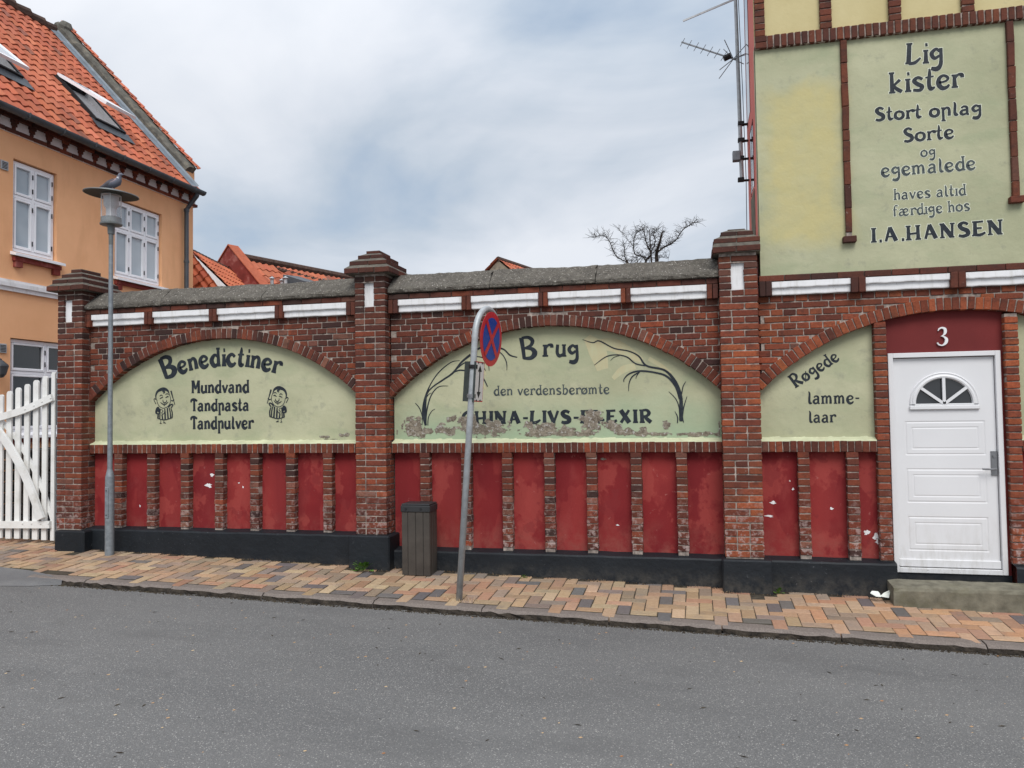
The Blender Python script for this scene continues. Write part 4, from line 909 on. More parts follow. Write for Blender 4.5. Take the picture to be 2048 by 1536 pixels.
reeds += [zz(z6, L) for L in (
 [(1165, 1080, 5), (1168, 960, 7), (1160, 840, 6), (1110, 720, 6), (1020, 625, 4), (860, 585, 3.5), (790, 500, 3), (700, 455, 2.5), (570, 430, 2.5), (440, 365, 2.5), (380, 380, 2), (290, 352, 1)],
 [(1158, 880, 5), (1120, 770, 4.5), (1040, 680, 4), (930, 645, 3.5), (800, 632, 3.5), (710, 655, 3), (662, 700, 2), (658, 730, 1.5)],
 [(850, 585, 2.5), (760, 565, 2.5), (690, 510, 2.5), (600, 488, 2), (500, 505, 2), (395, 580, 1)], [(800, 640, 2.5), (735, 680, 2.5), (705, 740, 2), (700, 812, 1)],
 [(790, 648, 2), (770, 680, 1.5), (765, 702, 1)], [(620, 495, 1), (570, 510, 1), (540, 540, .8)],
 [(1155, 1070, 2), (1150, 960, 2), (1120, 880, 1.6), (1058, 815, .8)], [(1172, 840, 1.8), (1185, 770, 2), (1210, 725, .8)], [(1175, 1080, 2.2), (1190, 960, 2.2), (1220, 858, 1)],
 [(1135, 1095, 2), (1135, 1040, 2), (1112, 992, .8)], [(1190, 1090, 1.5), (1180, 1040, 2), (1178, 980, 1)])]
pix_strokes(bay2, PY, [zz(z6, L) for L in ([(330, 330, 16), (420, 450, 34), (470, 620, 22)], [(420, 400, 20), (560, 400, 26), (700, 470, 22), (820, 540, 10)], [(560, 700, 8), (650, 620, 14), (760, 590, 12)], [(880, 520, 8), (980, 580, 8), (1080, 650, 4)])]
            + [zz(z5, L) for L in ([(960, 640, 5), (990, 680, 8), (1020, 720, 3)], [(960, 780, 8), (990, 820, 8), (1020, 860, 3)])], M['sand'], 'sand_brushwork', .0007)
pix_strokes(bay2, PY, reeds, M['ink'], 'painted_reed', .0015)
# two small painted figures in striped gowns, each a brush drawing of our own
def little_man(cx, cy, flip):
    f = lambda a, b: (cx+flip*(a-575)/15.36, cy+(b-790)/15.36)
    S = [[(345, 590, 1.6), (335, 470, 3), (400, 340, 4.5), (560, 275, 6), (690, 320, 4), (745, 430, 1.5), (785, 560, 1.2), (780, 680, 1.2), (700, 810, 1.2), (560, 865, 1.3), (440, 800, 1.2), (380, 690, 1.2), (370, 610, 1.2)],
         [(540, 320, 4), (600, 370, 3), (560, 410, 1.4)], [(370, 620, 1.2), (300, 575, 1.8), (280, 620, 1.4), (340, 740, 1.5)],
         [(450, 500, 1), (500, 460, 1.7), (545, 500, 1)], [(455, 580, 1), (510, 545, 2), (560, 535, 1)], [(630, 450, 1), (680, 420, 1.7), (730, 450, 1)], [(630, 550, 1), (690, 510, 2.2), (730, 520, 1)],
         [(555, 600, 1), (560, 665, 1.7), (610, 700, 1.8), (665, 660, 1.5), (660, 610, 1)], [(480, 680, 1), (540, 735, 1.8), (640, 740, 1.8), (715, 670, 1)], [(570, 780, .8), (620, 785, 1)],
         [(800, 330, 3), (830, 440, 2.6), (870, 580, 1.6), (920, 760, 1.4)], [(800, 620, 1.2), (850, 640, 2), (900, 600, 1.2)],
         [(720, 840, 2.4), (790, 760, 2.6), (850, 740, 2)], [(800, 860, 2), (850, 790, 2.2), (870, 740, 1.5)],
         [(430, 830, 3), (380, 900, 6), (350, 1020, 3), (480, 1030, 1.5)], [(470, 880, 4), (440, 960, 5), (480, 1000, 2)],
         [(510, 900, 1.5), (560, 950, 1), (520, 1000, 1.5), (550, 1050, 1.2), (600, 1000, 1.5), (610, 900, 1)],
         [(410, 1050, 3), (400, 1180, 3)], [(465, 1040, 2), (455, 1195, 2.2)], [(525, 1060, 2.4), (545, 1205, 2.8)], [(610, 880, 2), (620, 1000, 2.8), (625, 1210, 3.2)],
         [(690, 850, 2.5), (700, 1000, 2.8), (715, 1190, 3.2)], [(745, 850, 2), (780, 1000, 2.2), (790, 1175, 2.4)], [(800, 870, 1.8), (840, 1000, 2.2), (835, 1160, 2.4)],
         [(385, 1175, 1.3), (600, 1222, 1.5), (840, 1160, 1.3)], [(480, 1225, .9), (490, 1290, .9), (465, 1330, 1), (520, 1330, 1)], [(590, 1225, .9), (585, 1290, .9), (640, 1320, 1.3), (560, 1310, 1)]]
    pix_strokes(bay1, PY, [[(*f(a, b), c*1.25) for a, b, c in L] for L in S], M['ink'], 'painted_figure')
little_man(327.5, 811.5, 1); little_man(557, 809, -1)
# flaked plaster: ragged contours traced from a fractal field
from mathutils import noise as mnoise
def flaking(par, y, spots, box, cell, seed, amp=1.0):
    sp_ = [(*W(a, b, y), rx*.00535, ry*.00535) for a, b, rx, ry in spots]; x0, z0, x1, z1 = box; nx_, nz_ = int((x1-x0)/cell), int((z1-z0)/cell)
    def f(x, z):
        v = sum(math.exp(-(((x-a)/rx)**2+((z-b)/ry)**2)*.9) for a, b, rx, ry in sp_)*1.75-.80
        n_ = mnoise.fractal(Vector((x*16, z*22, seed)), 1.0, 2.1, 5)+.5*mnoise.noise(Vector((x*70, z*70, seed)))
        return v+n_*amp*min(1.0, .25+max(0, v+.78)*1.2)
    Fv = [[f(x0+i*cell, z0+j*cell) for i in range(nx_+1)] for j in range(nz_+1)]
    def march(lev, yy, mb, jit):
        for j in range(nz_):
            for i in range(nx_):
                c_ = [(i, j), (i+1, j), (i+1, j+1), (i, j+1)]; v = [Fv[q][p]-lev for p, q in c_]
                if all(t <= 0 for t in v): continue
                poly = []
                for k in range(4):
                    k2 = (k+1) % 4
                    if v[k] > 0: poly.append(c_[k])
                    if (v[k] > 0) != (v[k2] > 0):
                        t = v[k]/(v[k]-v[k2]); poly.append((c_[k][0]+(c_[k2][0]-c_[k][0])*t, c_[k][1]+(c_[k2][1]-c_[k][1])*t))
                if len(poly) > 2: mb.add([(x0+p*cell, yy-jit*abs(mnoise.noise(Vector((p*.9, q*.9, 3)))), z0+q*cell) for p, q in poly], [tuple(range(len(poly)))])
    m1 = MB(); march(.10, y-.0024, m1, .004); o = m1.build('bare_render', M['render'], par)
    m2 = MB(); march(.0, y-.0020, m2, 0); m2.build('broken_edge', M['rim'], o)
flaking(bay2, PY, [(824, 852, 17, 17), (846, 864, 26, 10), (883, 857, 9, 10), (901, 864, 9, 7), (903, 838, 9, 5), (935, 845, 20, 20), (985, 858, 38, 15), (1055, 849, 8, 6), (1089, 853, 22, 10), (1076, 865, 26, 8), (1129, 860, 15, 8), (1150, 868, 30, 4),
    (1183, 846, 21, 20), (1186, 829, 14, 6), (1222, 850, 14, 8), (1237, 861, 8, 10), (1258, 863, 10, 7), (1286, 863, 9, 10), (1331, 850, 7, 9), (1310, 868, 30, 3), (1395, 868, 46, 4), (1442, 860, 5, 15), (790, 868, 5, 14), (838, 838, 4, 6)],
    (-3.20, 1.432, .25, 1.86), .0085, 4.3, 1.15)
flaking(bay1, PY, [(690, 870, 18, 4), (650, 873, 14, 3), (668, 880, 20, 2.5)], (-4.15, 1.43, -3.62, 1.56), .008, 2.1, 1.0)
# small flakes off the red fields
def chip(par, px, py, rx, ry, seed, mat='white_paint'):
    rg = random.Random(seed); y = .088; c_ = Vector(W(px, py, y)); k = 5.2/1000; n = 18; ph = [rg.uniform(0, 6) for _ in range(3)]
    mb = MB(); V = [(c_.x+math.cos(6.283*i/n)*rx*k*(1+.35*math.sin(3*6.283*i/n+ph[0])+.2*math.sin(5*6.283*i/n+ph[1])), y-.0015, c_.y+math.sin(6.283*i/n)*ry*k*(1+.3*math.sin(2*6.283*i/n+ph[2])+.2*math.sin(7*6.283*i/n+ph[1]))) for i in range(n)]
    mb.add(V, [tuple(range(n))]); mb.build('paint_chip', M[mat], par)
for i, (p_, a, b, rx, ry) in enumerate([(bay1, 418, 971, 8, 5), (bay1, 424, 950, 5, 3), (bay1, 478, 966, 2, 1.5), (bay1, 486, 974, 1.5, 3), (bay1, 280, 1012, 1.5, 3), (HS, 1546, 1005, 5, 2.5), (HS, 1539, 1032, 7, 2), (HS, 1663, 1017, 3, 2), (HS, 1733, 1065, 5, 5), (HS, 1752, 1072, 5, 7), (HS, 1756, 1083, 4, 5), (HS, 1586, 978, 2, 2), (bay2, 1235, 1050, 3, 1.2), (bay2, 1206, 918, 6, 2)]):
    chip(p_, a, b, rx, ry, i, 'white_paint' if i not in (13,) else 'render')

# ================================================================ apricot house on the left
OX = -9.3
OH = empty('apricot_house', (OX, 2.5, 0), 'apricot rendered two storey house with red tiled roof and white windows', 'house')
EY = 5.076; Y0 = -.6
def facade_wall():
    """front skin with real window openings"""
    wins = [(1.02, 1.80, 4.075, 5.40), (3.00, 4.18, 4.06, 5.37), (1.0, 2.30, 1.50, 2.85), (3.3, 4.3, 1.5, 2.85)]
    ysx = sorted({Y0, EY}|{w_[0] for w_ in wins}|{w_[1] for w_ in wins}); zsx = sorted({-.5, 5.75}|{w_[2] for w_ in wins}|{w_[3] for w_ in wins})
    mb = MB()
    for a, b in zip(ysx, ysx[1:]):
        for c_, d_ in zip(zsx, zsx[1:]):
            m_ = ((a+b)/2, (c_+d_)/2)
            if any(w_[0] < m_[0] < w_[1] and w_[2] < m_[1] < w_[3] for w_ in wins): continue
            mb.add([(OX, a, c_), (OX, b, c_), (OX, b, d_), (OX, a, d_)], [(0, 1, 2, 3)])
    for a, b, c_, d_ in wins:
        mb.add([(OX, a, c_), (OX, b, c_), (OX, b, d_), (OX, a, d_), (OX-.14, a, c_), (OX-.14, b, c_), (OX-.14, b, d_), (OX-.14, a, d_)], [(0, 1, 5, 4), (1, 2, 6, 5), (2, 3, 7, 6), (3, 0, 4, 7)])
    mb.add([(OX, EY, -.5), (OX-6.4, EY, -.5), (OX-6.4, EY, 6.0), (OX-3.2, EY, 9.5), (OX, EY, 6.0)], [(0, 1, 2, 3, 4)])
    mb.box((OX-6.4, Y0+.01, -.5), (OX-.5, EY-.02, 5.9)); mb.add([(OX, Y0, 5.75), (OX, Y0, 6.15), (OX-3.0, Y0, 9.3), (OX-6.0, Y0, 6.15), (OX-6.0, Y0, 5.75)], [(0, 1, 2, 3, 4)]); mb.add([(OX-.5, Y0, -.5), (OX, Y0, -.5), (OX, Y0, 5.75), (OX-.5, Y0, 5.75)], [(0, 1, 2, 3)])
    return mb.build('wall', M['orange'], OH)
facade_wall()
def window(y0, y1, z0, z1, cols, zr, dark=False, curtain=True):
    x = OX-.05; o_ = MB(); t = .045
    o_.bbox((x-.07, y0, z0), (x, y0+t, z1), .004); o_.bbox((x-.07, y1-t, z0), (x, y1, z1), .004)
    o_.bbox((x-.07, y0+t+.001, z1-t), (x, y1-t-.001, z1), .004); o_.bbox((x-.07, y0+t+.001, z0), (x, y1-t-.001, z0+t), .004)
    o_.bbox((x-.068, y0+t+.001, zr-.022), (x+.004, y1-t-.001, zr+.022), .004)
    wn = o_.build('window', M['window_white'], OH)
    for c_ in cols:
        mb = MB(); mb.bbox((x-.066, c_-.021, z0+t), (x+.006, c_+.021, z1-t), .004); mb.build('mullion', M['window_white'], wn)
    ed = [y0+t]+[v for c_ in cols for v in (c_-.021, c_+.021)]+[y1-t]
    for a, b in zip(ed[::2], ed[1::2]):
        for c_, d_ in ((z0+t, zr-.022), (zr+.022, z1-t)):
            mb = MB(); s_ = .034
            mb.bbox((x-.05, a+.004, c_+.004), (x+.012, a+s_, d_-.004), .005); mb.bbox((x-.05, b-s_, c_+.004), (x+.012, b-.004, d_-.004), .005)
            mb.bbox((x-.05, a+s_+.001, d_-s_), (x+.012, b-s_-.001, d_-.004), .005); mb.bbox((x-.05, a+s_+.001, c_+.004), (x+.012, b-s_-.001, c_+s_+.01), .005); mb.build('sash', M['window_white'], wn)
            mb = MB(); mb.box((x-.03, a+s_-.002, c_+s_-.002), (x-.024, b-s_+.002, d_-s_+.002)); mb.build('pane', M['glass_dark'] if dark else M['glass'], wn)
            mb = MB(); mb.bbox((x+.0125, b-.01, c_+.08), (x+.024, b+.006, c_+.15), .002); mb.bbox((x+.0125, b-.01, d_-.15), (x+.024, b+.006, d_-.08), .002); mb.build('hinge', M['black_rubber'], wn)
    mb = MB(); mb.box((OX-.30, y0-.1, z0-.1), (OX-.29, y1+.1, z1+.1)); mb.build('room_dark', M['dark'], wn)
    if not dark:
        for a, b in ((y0+.03, y0+(y1-y0)*.26), (y1-(y1-y0)*.30, y1-.03)):
            mb = MB(); n_ = 24; P = [(x-.10+.012*math.sin(k*1.35)+.006*math.sin(k*2.9), a+(b-a)*k/n_) for k in range(n_+1)]; mb.strip([(p[0], p[1], z0+.05) for p in P], [(p[0], p[1], z1-.03) for p in P]); mb.build('curtain', M['curtain'], wn)
    return wn
window(1.035, 1.785, 4.09, 5.385, [1.41], 4.88)
window(3.015, 4.165, 4.075, 5.355, [3.398, 3.782], 4.87)
window(1.012, 2.29, 1.52, 2.84, [1.655], 2.37, True)
window(3.312, 4.29, 1.52, 2.84, [3.8], 2.37, True)
def sill(y0, y1, z):
    mb = MB(); mb.add([(OX-.05, y0, z+.03), (OX+.10, y0, z-.012), (OX+.10, y1, z-.012), (OX-.05, y1, z+.03), (OX-.05, y0, z-.02), (OX+.10, y0, z-.05), (OX+.10, y1, z-.05), (OX-.05, y1, z-.02)],
        [(0, 3, 2, 1), (4, 5, 6, 7), (1, 2, 6, 5), (0, 1, 5, 4), (2, 3, 7, 6)]); mb.build('window_sill', M['window_white'], OH)
    mb = MB(); mb.box((OX, y0+.03, z-.115), (OX+.055, y1-.03, z-.056)); mb.box((OX, y0+.05, z-.20), (OX+.05, y0+.17, z-.117)); mb.box((OX, y1-.17, z-.20), (OX+.05, y1-.05, z-.117)); mb.build('sill_bricks', M['red_wall'], OH)
sill(.98, 1.87, 4.055); sill(2.96, 4.24, 4.04); sill(.95, 2.36, 1.49); sill(3.25, 4.36, 1.49)
# string course
mb = MB()
for (z0, z1, d_) in ((3.50, 3.56, .035), (3.56, 3.62, .06), (3.62, 3.66, .03)): mb.box((OX-.02, Y0, z0), (OX+d_, EY, z1))
mb.build('string_course', M['white_paint'], OH)
# brick cornice with white dentil gaps
OB = Bricks(OH)
mb = MB(); mb.box((OX-.02, Y0, 5.735), (OX+.03, EY+.03, 6.0)); mb.build('cornice_core', M['white_paint'], OH)
def xb(L, H, D, y, z, x, c_=None):     # brick on a +X facing wall
    OB.l.append((L, D, H, x-D/2, y, z, 0, c_ or bcol(.7), math.pi/2))
y = Y0
while y < EY+.02:
    xb(.226, .054, .09, y+.12, 5.765, OX+.05); xb(.226, .05, .12, y+.06, 5.953, OX+.085); xb(.108, .05, .14, y, 6.0, OX+.11); xb(.108, .05, .14, y+.12, 6.0, OX+.11); y += .24
y = Y0+.06
while y < EY+.05:
    xb(.11, .045, .09, y, 5.905, OX+.075); xb(.085, .045, .07, y, 5.857, OX+.06); xb(.055, .04, .05, y, 5.812, OX+.05); y += .305
OB.finish(300)
# roof of clay pantiles
def tile_mesh(w_, h_, mat, n=5):
    vs = []; fs = []
    for k in range(n+1):
        t = k/n; x = w_*(t-.5); z = .024*math.sin(t*2*math.pi+.6)+.01*t
        vs += [(x, -h_*.62, z+.022), (x, h_*.5, z-.004), (x, -h_*.62, z+.004)]
    for k in range(n): fs += [(3*k, 3*k+3, 3*k+4, 3*k+1), (3*k+2, 3*k+5, 3*k+3, 3*k)]
    me = bpy.data.meshes.new('roof_tile'); me.from_pydata(vs, [], fs); me.materials.append(mat); me.update(); return me, vs, fs
TCOL = [((.42, .125, .068), 34), ((.38, .11, .062), 20), ((.46, .15, .085), 16), ((.32, .10, .06), 8), ((.22, .085, .06), 2)]
def tiled_roof(par, O, eu, ev, LU, LV, tw=.215, th=.30, lim=300, skip=None, pal=TCOL, seed=1, hole=None):
    O, eu, ev = Vector(O), Vector(eu).normalized(), Vector(ev).normalized(); en = eu.cross(ev).normalized(); rot = Matrix((eu, ev, en)).transposed()
    me, vs, fs = tile_mesh(tw*1.06, th, M['tile']); rg = random.Random(seed); L = []
    nu, nv = int(LU/tw), int(LV/th)
    for j in range(nv+1):
        for i in range(nu+1):
            u_, v_ = (i+.5)*tw, (j+.5)*th
            if v_ > LV or u_ > LU+tw*.3 or (skip and skip(u_, v_)): continue
            L.append((O+eu*u_+ev*v_+en*.035, rg.uniform(-.02, .02)))
    inf = lambda p: (lambda d: not (-.72 < d.dot(CR)/max(.1, d.dot(_f)) < .72 and abs(d.dot(CU)/max(.1, d.dot(_f))) < .54))(p-CAM)
    L.sort(key=lambda q: (inf(q[0]), (q[0]-CAM).length)); rest = MB(); o0 = origin(par)
    for k, (p, jit) in enumerate(L):
        c_ = wpick(rg, pal); rt = rot @ Matrix.Rotation(jit, 3, 'Z') @ Matrix.Rotation(rg.uniform(-.02, .02), 3, 'X')
        if k < lim:
            o = bpy.data.objects.new('roof_tile', me); COL.objects.link(o); o.parent = par; o.location = p-o0; o.rotation_euler = rt.to_euler(); o.color = (*c_, 1)
        else: rest.col = c_; rest.add([p+rt @ Vector(v) for v in vs], fs)
    if rest.v: rest.build('roof_tiles', M['tile_attr'], par, kind='stuff', colattr=True)
EVX, EVZ = OX+.22, 5.97                                    # eave edge
RX_, RZ_ = -12.3, 9.40; PYY = 4.80
slope = Vector((RX_-EVX, 0, RZ_-EVZ)); SL = slope.length; ev = slope/SL
mb = MB(); n_ = Vector((-ev.z, 0, ev.x)); nn = Vector((ev.z, 0, -ev.x))
mb.add([(EVX, Y0, EVZ), (EVX, EY+.02, EVZ), (RX_, EY+.02, RZ_), (RX_, Y0, RZ_), (2*RX_-EVX, Y0, EVZ), (2*RX_-EVX, EY, EVZ)], [(0, 1, 2, 3), (3, 2, 5, 4)]); mb.build('roof_deck', M['dark'], OH)
def on_roof(px, py, lift=.06):
    """u along +Y from Y0, v up the slope: where the pixel's ray meets the roof plane"""
    d = _ray(px, py); nrm = Vector((ev.z, 0, -ev.x))*1.0; P0 = Vector((EVX, 0, EVZ))+nrm*lift; k = (P0-CAM).dot(nrm)/d.dot(nrm); p = CAM+d*k
    return p.y-Y0, (p-P0).dot(ev)
S1 = [on_roof(*p) for p in ((109, 153), (259, 239), (190, 248), (258, 278))]
s1u0, s1v1 = S1[0]; s1u1, s1v0 = on_roof(262, 285)
SKY = [(s1u0, s1u0+.72, s1v1-1.15, s1v1)]
u2, v2 = on_roof(0, 117); u3, v3 = on_roof(44, 160)
SKY.append((u3-.68, u3, v3+.0, v3+.95))
tiled_roof(OH, (EVX, Y0, EVZ), (0, 1, 0), ev, PYY-Y0, SL, .195, .265, 300, skip=lambda u_, v_: any(a-.02 < u_ < b+.02 and c_-.02 < v_ < d_+.02 for a, b, c_, d_ in SKY))
def RP(u_, v_, h_): return Vector((EVX, Y0+u_, EVZ))+ev*v_+nn*h_
def skylight(a, b, c_, d_, open_):
    mb = MB()
    for (p, q, r_, s_) in ((a, a+.05, c_, d_), (b-.05, b, c_, d_), (a+.05, b-.05, d_-.05, d_), (a+.05, b-.05, c_, c_+.05)):
        V = [RP(u_, v_, h_) for h_ in (0.0, .12) for u_, v_ in ((p, r_), (q, r_), (q, s_), (p, s_))]; mb.add(V, [(4, 5, 6, 7), (0, 1, 5, 4), (1, 2, 6, 5), (2, 3, 7, 6), (3, 0, 4, 7)])
    sk = mb.build('skylight', M['black_rubber'], OH)
    mb = MB(); mb.add([RP(a+.05, c_+.05, .012), RP(b-.05, c_+.05, .012), RP(b-.05, d_-.05, .012), RP(a+.05, d_-.05, .012)], [(0, 1, 2, 3)]); mb.add([RP(b-.053, c_+.05, 0.1), RP(b-.053, d_-.05, .1), RP(b-.053, d_-.05, .012), RP(b-.053, c_+.05, .012)], [(0, 1, 2, 3)]); mb.build('reveal', M['white_paint'], sk)
    # flashing below
    mb = MB(); mb.add([RP(a-.08, c_-.22, .075), RP(b+.08, c_-.22, .075), RP(b+.08, c_+.02, .09), RP(a-.08, c_+.02, .09)], [(0, 1, 2, 3)]); mb.build('flashing', M['zinc'], sk)
    # centre-hung sash tilted out
    ang = R(-15 if open_ else -8); pv_ = d_; 
    Rm = Matrix.Rotation(ang, 3, 'Y')
    def SP(u_, s_, h_): return RP(u_, pv_, .10)+(Rm @ ev)*s_+(Rm @ nn)*h_
    hl = (d_-c_)
    mb = MB()
    for (p, q, r_, s_) in ((a+.01, a+.07, -hl, 0), (b-.07, b-.01, -hl, 0), (a+.07, b-.07, -.06, 0), (a+.07, b-.07, -hl, -hl+.06)):
        V = [SP(u_, v_, h_) for h_ in (0, .05) for u_, v_ in ((p, r_), (q, r_), (q, s_), (p, s_))]; mb.add(V, [(4, 5, 6, 7), (3, 2, 1, 0), (0, 1, 5, 4), (1, 2, 6, 5), (2, 3, 7, 6), (3, 0, 4, 7)])
    mb.build('sash', M['window_white'], sk)
    mb = MB(); mb.add([SP(u_, v_, .03) for u_, v_ in ((a+.07, -hl+.06), (b-.07, -hl+.06), (b-.07, -.06), (a+.07, -.06))], [(0, 1, 2, 3)]); mb.build('pane', M['glass'], sk)
for i, s_ in enumerate(SKY): skylight(*s_, i == 0)
# gable parapet at the far end with flashing and tile edge
mb = MB(); rg = random.Random(3); n = 24; V = []
for i in range(n+1):
    t = SL*1.03*i/n-.05; j = rg.uniform(-.012, .012)
    for (y, h_) in ((PYY+.02, -.1), (PYY+.0, .19+j), (PYY+.04, .24+j), (EY-.06, .26+j), (EY-.03, -.1)):
        p = Vector((EVX, 0, EVZ))+ev*max(.42, t)+nn*h_; V.append((p.x, y, p.z))
mb.add(V, [(i*5+k, i*5+k+1, (i+1)*5+k+1, (i+1)*5+k) for i in range(n) for k in range(4)]+[(4, 3, 2, 1, 0), tuple(n*5+k for k in range(5))]); mb.build('gable_parapet', M['parapet'], OH)
mb = MB(); mb.tube([RP(EY-Y0-.14, SL-.12, .0), RP(EY-Y0-.14, SL-.02, .24), RP(EY-Y0-.14, SL+.02, .33)], [.15, .15, .08], 8); mb.build('parapet_head', M['parapet'], OH)
mb = MB(); a0 = PYY-Y0
mb.add([RP(a0-.16, -.02, .07), RP(a0-.02, -.02, .10), RP(a0-.004, -.02, .13), RP(a0-.16, SL, .07), RP(a0-.02, SL, .10), RP(a0-.004, SL, .13)], [(0, 1, 4, 3), (1, 2, 5, 4)]); mb.build('flashing', M['lead'], OH)
tiled_roof(OH, RP(EY-Y0-.13, .46, .225), (0, 1, 0), ev, .13, SL-.3, .16, .26, 0, seed=5)
mb = MB(); rg = random.Random(4); y = Y0
while y < PYY: mb.tube([(RX_+.02, y, RZ_+.02+rg.uniform(-.01, .01)), (RX_+.02, y+.36, RZ_+.05+rg.uniform(-.01, .01))], [.11, .13], 10); y += .34
mb.build('ridge_tiles', M['ridge'], OH)
mb = MB(); mb.box((OX-.2, PYY+.03, 5.98), (OX+.03, EY, 6.41)); mb.build('parapet_foot', M['orange'], OH)
# gutter and downpipe
mb = MB(); V = []; n = 10; gy = [Y0, EY-.10]
for y in gy:
    for k in range(n+1):
        g = math.pi*k/n; V.append((EVX+.075+math.cos(g)*.072, y, EVZ+.0-math.sin(g)*.072))
    for k in range(n, -1, -1):
        g = math.pi*k/n; V.append((EVX+.075+math.cos(g)*.064, y, EVZ+.004-math.sin(g)*.064))
m_ = 2*n+2; mb.add(V, [(k, (k+1) % m_, m_+(k+1) % m_, m_+k) for k in range(m_)]+[tuple(range(m_))[::-1], tuple(range(m_, 2*m_))])
y = Y0+.3
while y < EY+.1: mb.tube([(EVX+.15, y, EVZ+.01), (EVX+.13, y, EVZ-.05), (EVX+.075, y, EVZ-.078), (EVX+.02, y, EVZ-.05)], .012, 6); y += .62
mb.build('gutter', M['zinc'], OH)
mb = MB(); mb.tube([(EVX+.07, 4.80, EVZ-.07), (EVX+.06, 4.80, 5.86), (OX+.14, 4.79, 5.70), (OX+.075, 4.776, 5.60), (OX+.075, 4.776, 0)], .042, 12); mb.lathe([(.05, 0), (.05, .05)], (OX+.075, 4.776, 5.57), 12); mb.lathe([(.05, 0), (.05, .04)], (OX+.075, 4.776, 4.6), 12); mb.build('downpipe', M['zinc'], OH)
for z in (5.245, 2.69):
    mb = MB(); mb.bbox((OX, .80, z-.065), (OX+.02, .925, z+.065), .004); v_ = mb.build('vent_grille', M['galv_light'], OH)
    mb = MB()
    for k in range(5): mb.box((OX+.0201, .82, z-.045+k*.02), (OX+.024, .905, z-.036+k*.02))
    mb.build('slots', M['black_rubber'], v_)
WL = empty('wall_lantern', (OX+.02, .72, 2.33), 'small dark lantern fixed beside the lower window of the apricot house', 'lantern')
mb = MB(); mb.lathe([(0, .12), (.02, .11), (.085, .05), (.09, .03), (.06, -.08), (.03, -.12), (0, -.13)], (OX+.14, .72, 2.40), 8); mb.build('lamp_body', M['zinc'], WL)
mb = MB(); mb.tube([(OX, .72, 2.49), (OX+.08, .72, 2.55), (OX+.14, .72, 2.52)], .012, 6); mb.build('bracket', M['zinc'], WL)
# dark things in the yard behind the gate: a slatted bench and stacked pallets
def pallets(x, y, n, lab):
    P = empty('pallet_stack', (x, y, 0), lab, 'pallets'); z = .12
    for i in range(n):
        a = empty('pallet', (0, 0, 0)); a.parent = P; a.location = (0, 0, 0)
        mb = MB()
        for k in range(6): mb.box((x-.35, y-.55+k*.19, z+.10), (x+.35, y-.43+k*.19, z+.122))
        for k in (-1, 0, 1): mb.box((x+k*.31-.04, y-.55, z), (x+k*.31+.04, y+.52, z+.099))
        o = mb.build('boards', M['bin_lid'], a); z += .15
pallets(-8.88, 1.35, 8, 'tall stack of dark wooden pallets against the apricot house behind the gate')
YB = empty('garden_bench', (-8.9, 3.0, 0), 'dark slatted bench in the yard seen through the white gate', 'bench')
mb = MB()
for k in range(4): mb.box((-9.1+k*.11, 2.4, .56), (-9.01+k*.11, 3.7, .59))
mb.build('seat', M['bin_lid'], YB)
mb = MB()
for k in range(3): mb.box((-9.16, 2.4, .68+k*.12), (-9.13, 3.7, .76+k*.12))
mb.build('backrest', M['bin_lid'], YB)
for a in (2.5, 3.6):
    mb = MB(); mb.box((-9.12, a-.03, .0), (-9.06, a+.03, 1.0)); mb.build('leg', M['bin_lid'], YB); mb = MB(); mb.box((-8.74, a-.03, .0), (-8.68, a+.03, .56)); mb.build('leg', M['bin_lid'], YB)
# ================================================================ street lamp with a pigeon
LX, LY = -6.60, -.25; lz = pave(LX, LY)
LP = empty('street_lamp', (LX, LY, lz), 'galvanised street lamp post with a flat wide hat and clear glass cylinder', 'street lamp')
k8 = .80
mb = MB(); mb.lathe([(.050, -.02), (.050, .86), (.048, .90), (.029, .985), (.028, 1.0)], (LX, LY, lz), 24); mb.build('base_tube', M['galv'], LP, smooth=False)
zb = W(220, 452, LY)[1]
mb = MB(); mb.lathe([(.028, .95), (.026, 2.4), (.024, zb-lz-.18)], (LX, LY, lz), 20); mb.build('pole', M['galv'], LP, smooth=True)
mb = MB(); mb.bbox((LX-.024, LY-.056, lz+.42), (LX+.024, LY-.040, lz+.78), .006); hh = mb.build('service_door', M['galv'], LP)
mb = MB(); mb.tube([(LX+.0, LY-.055, lz+.46), (LX, LY-.062, lz+.46)], .006, 6); mb.tube([(LX+.0, LY-.055, lz+.74), (LX, LY-.062, lz+.74)], .006, 6); mb.build('bolt', M['black_rubber'], hh)
S8 = lambda L: [(r_*k8, z*k8) for r_, z in L]
mb = MB(); mb.lathe(S8([(.031, -.28), (.033, -.13), (.045, -.12), (.05, -.03), (.06, 0), (.15, .012), (.152, .03), (.140, .045), (.137, .12), (.05, .13), (0, .13)]), (LX, LY, zb), 28); mb.build('lamp_foot', M['lamp_grey'], LP, smooth=False)
mb = MB(); mb.lathe(S8([(.140, .03), (.140, .47)]), (LX, LY, zb), 32); mb.build('glass_cylinder', M['lamp_glass'], LP, smooth=True)
mb = MB(); mb.lathe(S8([(0, .13), (.07, .14), (.07, .25), (.10, .30), (.105, .43), (0, .43)]), (LX, LY, zb), 24); mb.build('diffuser', M['opal'], LP, smooth=False)
for g in (35, 125, 215, 305):
    q = R(g); mb = MB(); mb.tube([(LX+math.cos(q)*.128*k8, LY+math.sin(q)*.128*k8, zb+.1*k8), (LX+math.cos(q)*.128*k8, LY+math.sin(q)*.128*k8, zb+.49*k8)], .005, 6); mb.build('rod', M['white_paint'], LP)
prof = [(.13, .455), (.15, .47), (.36, .452), (.372, .456), (.368, .468), (.20, .512), (.07, .53), (0, .533)]
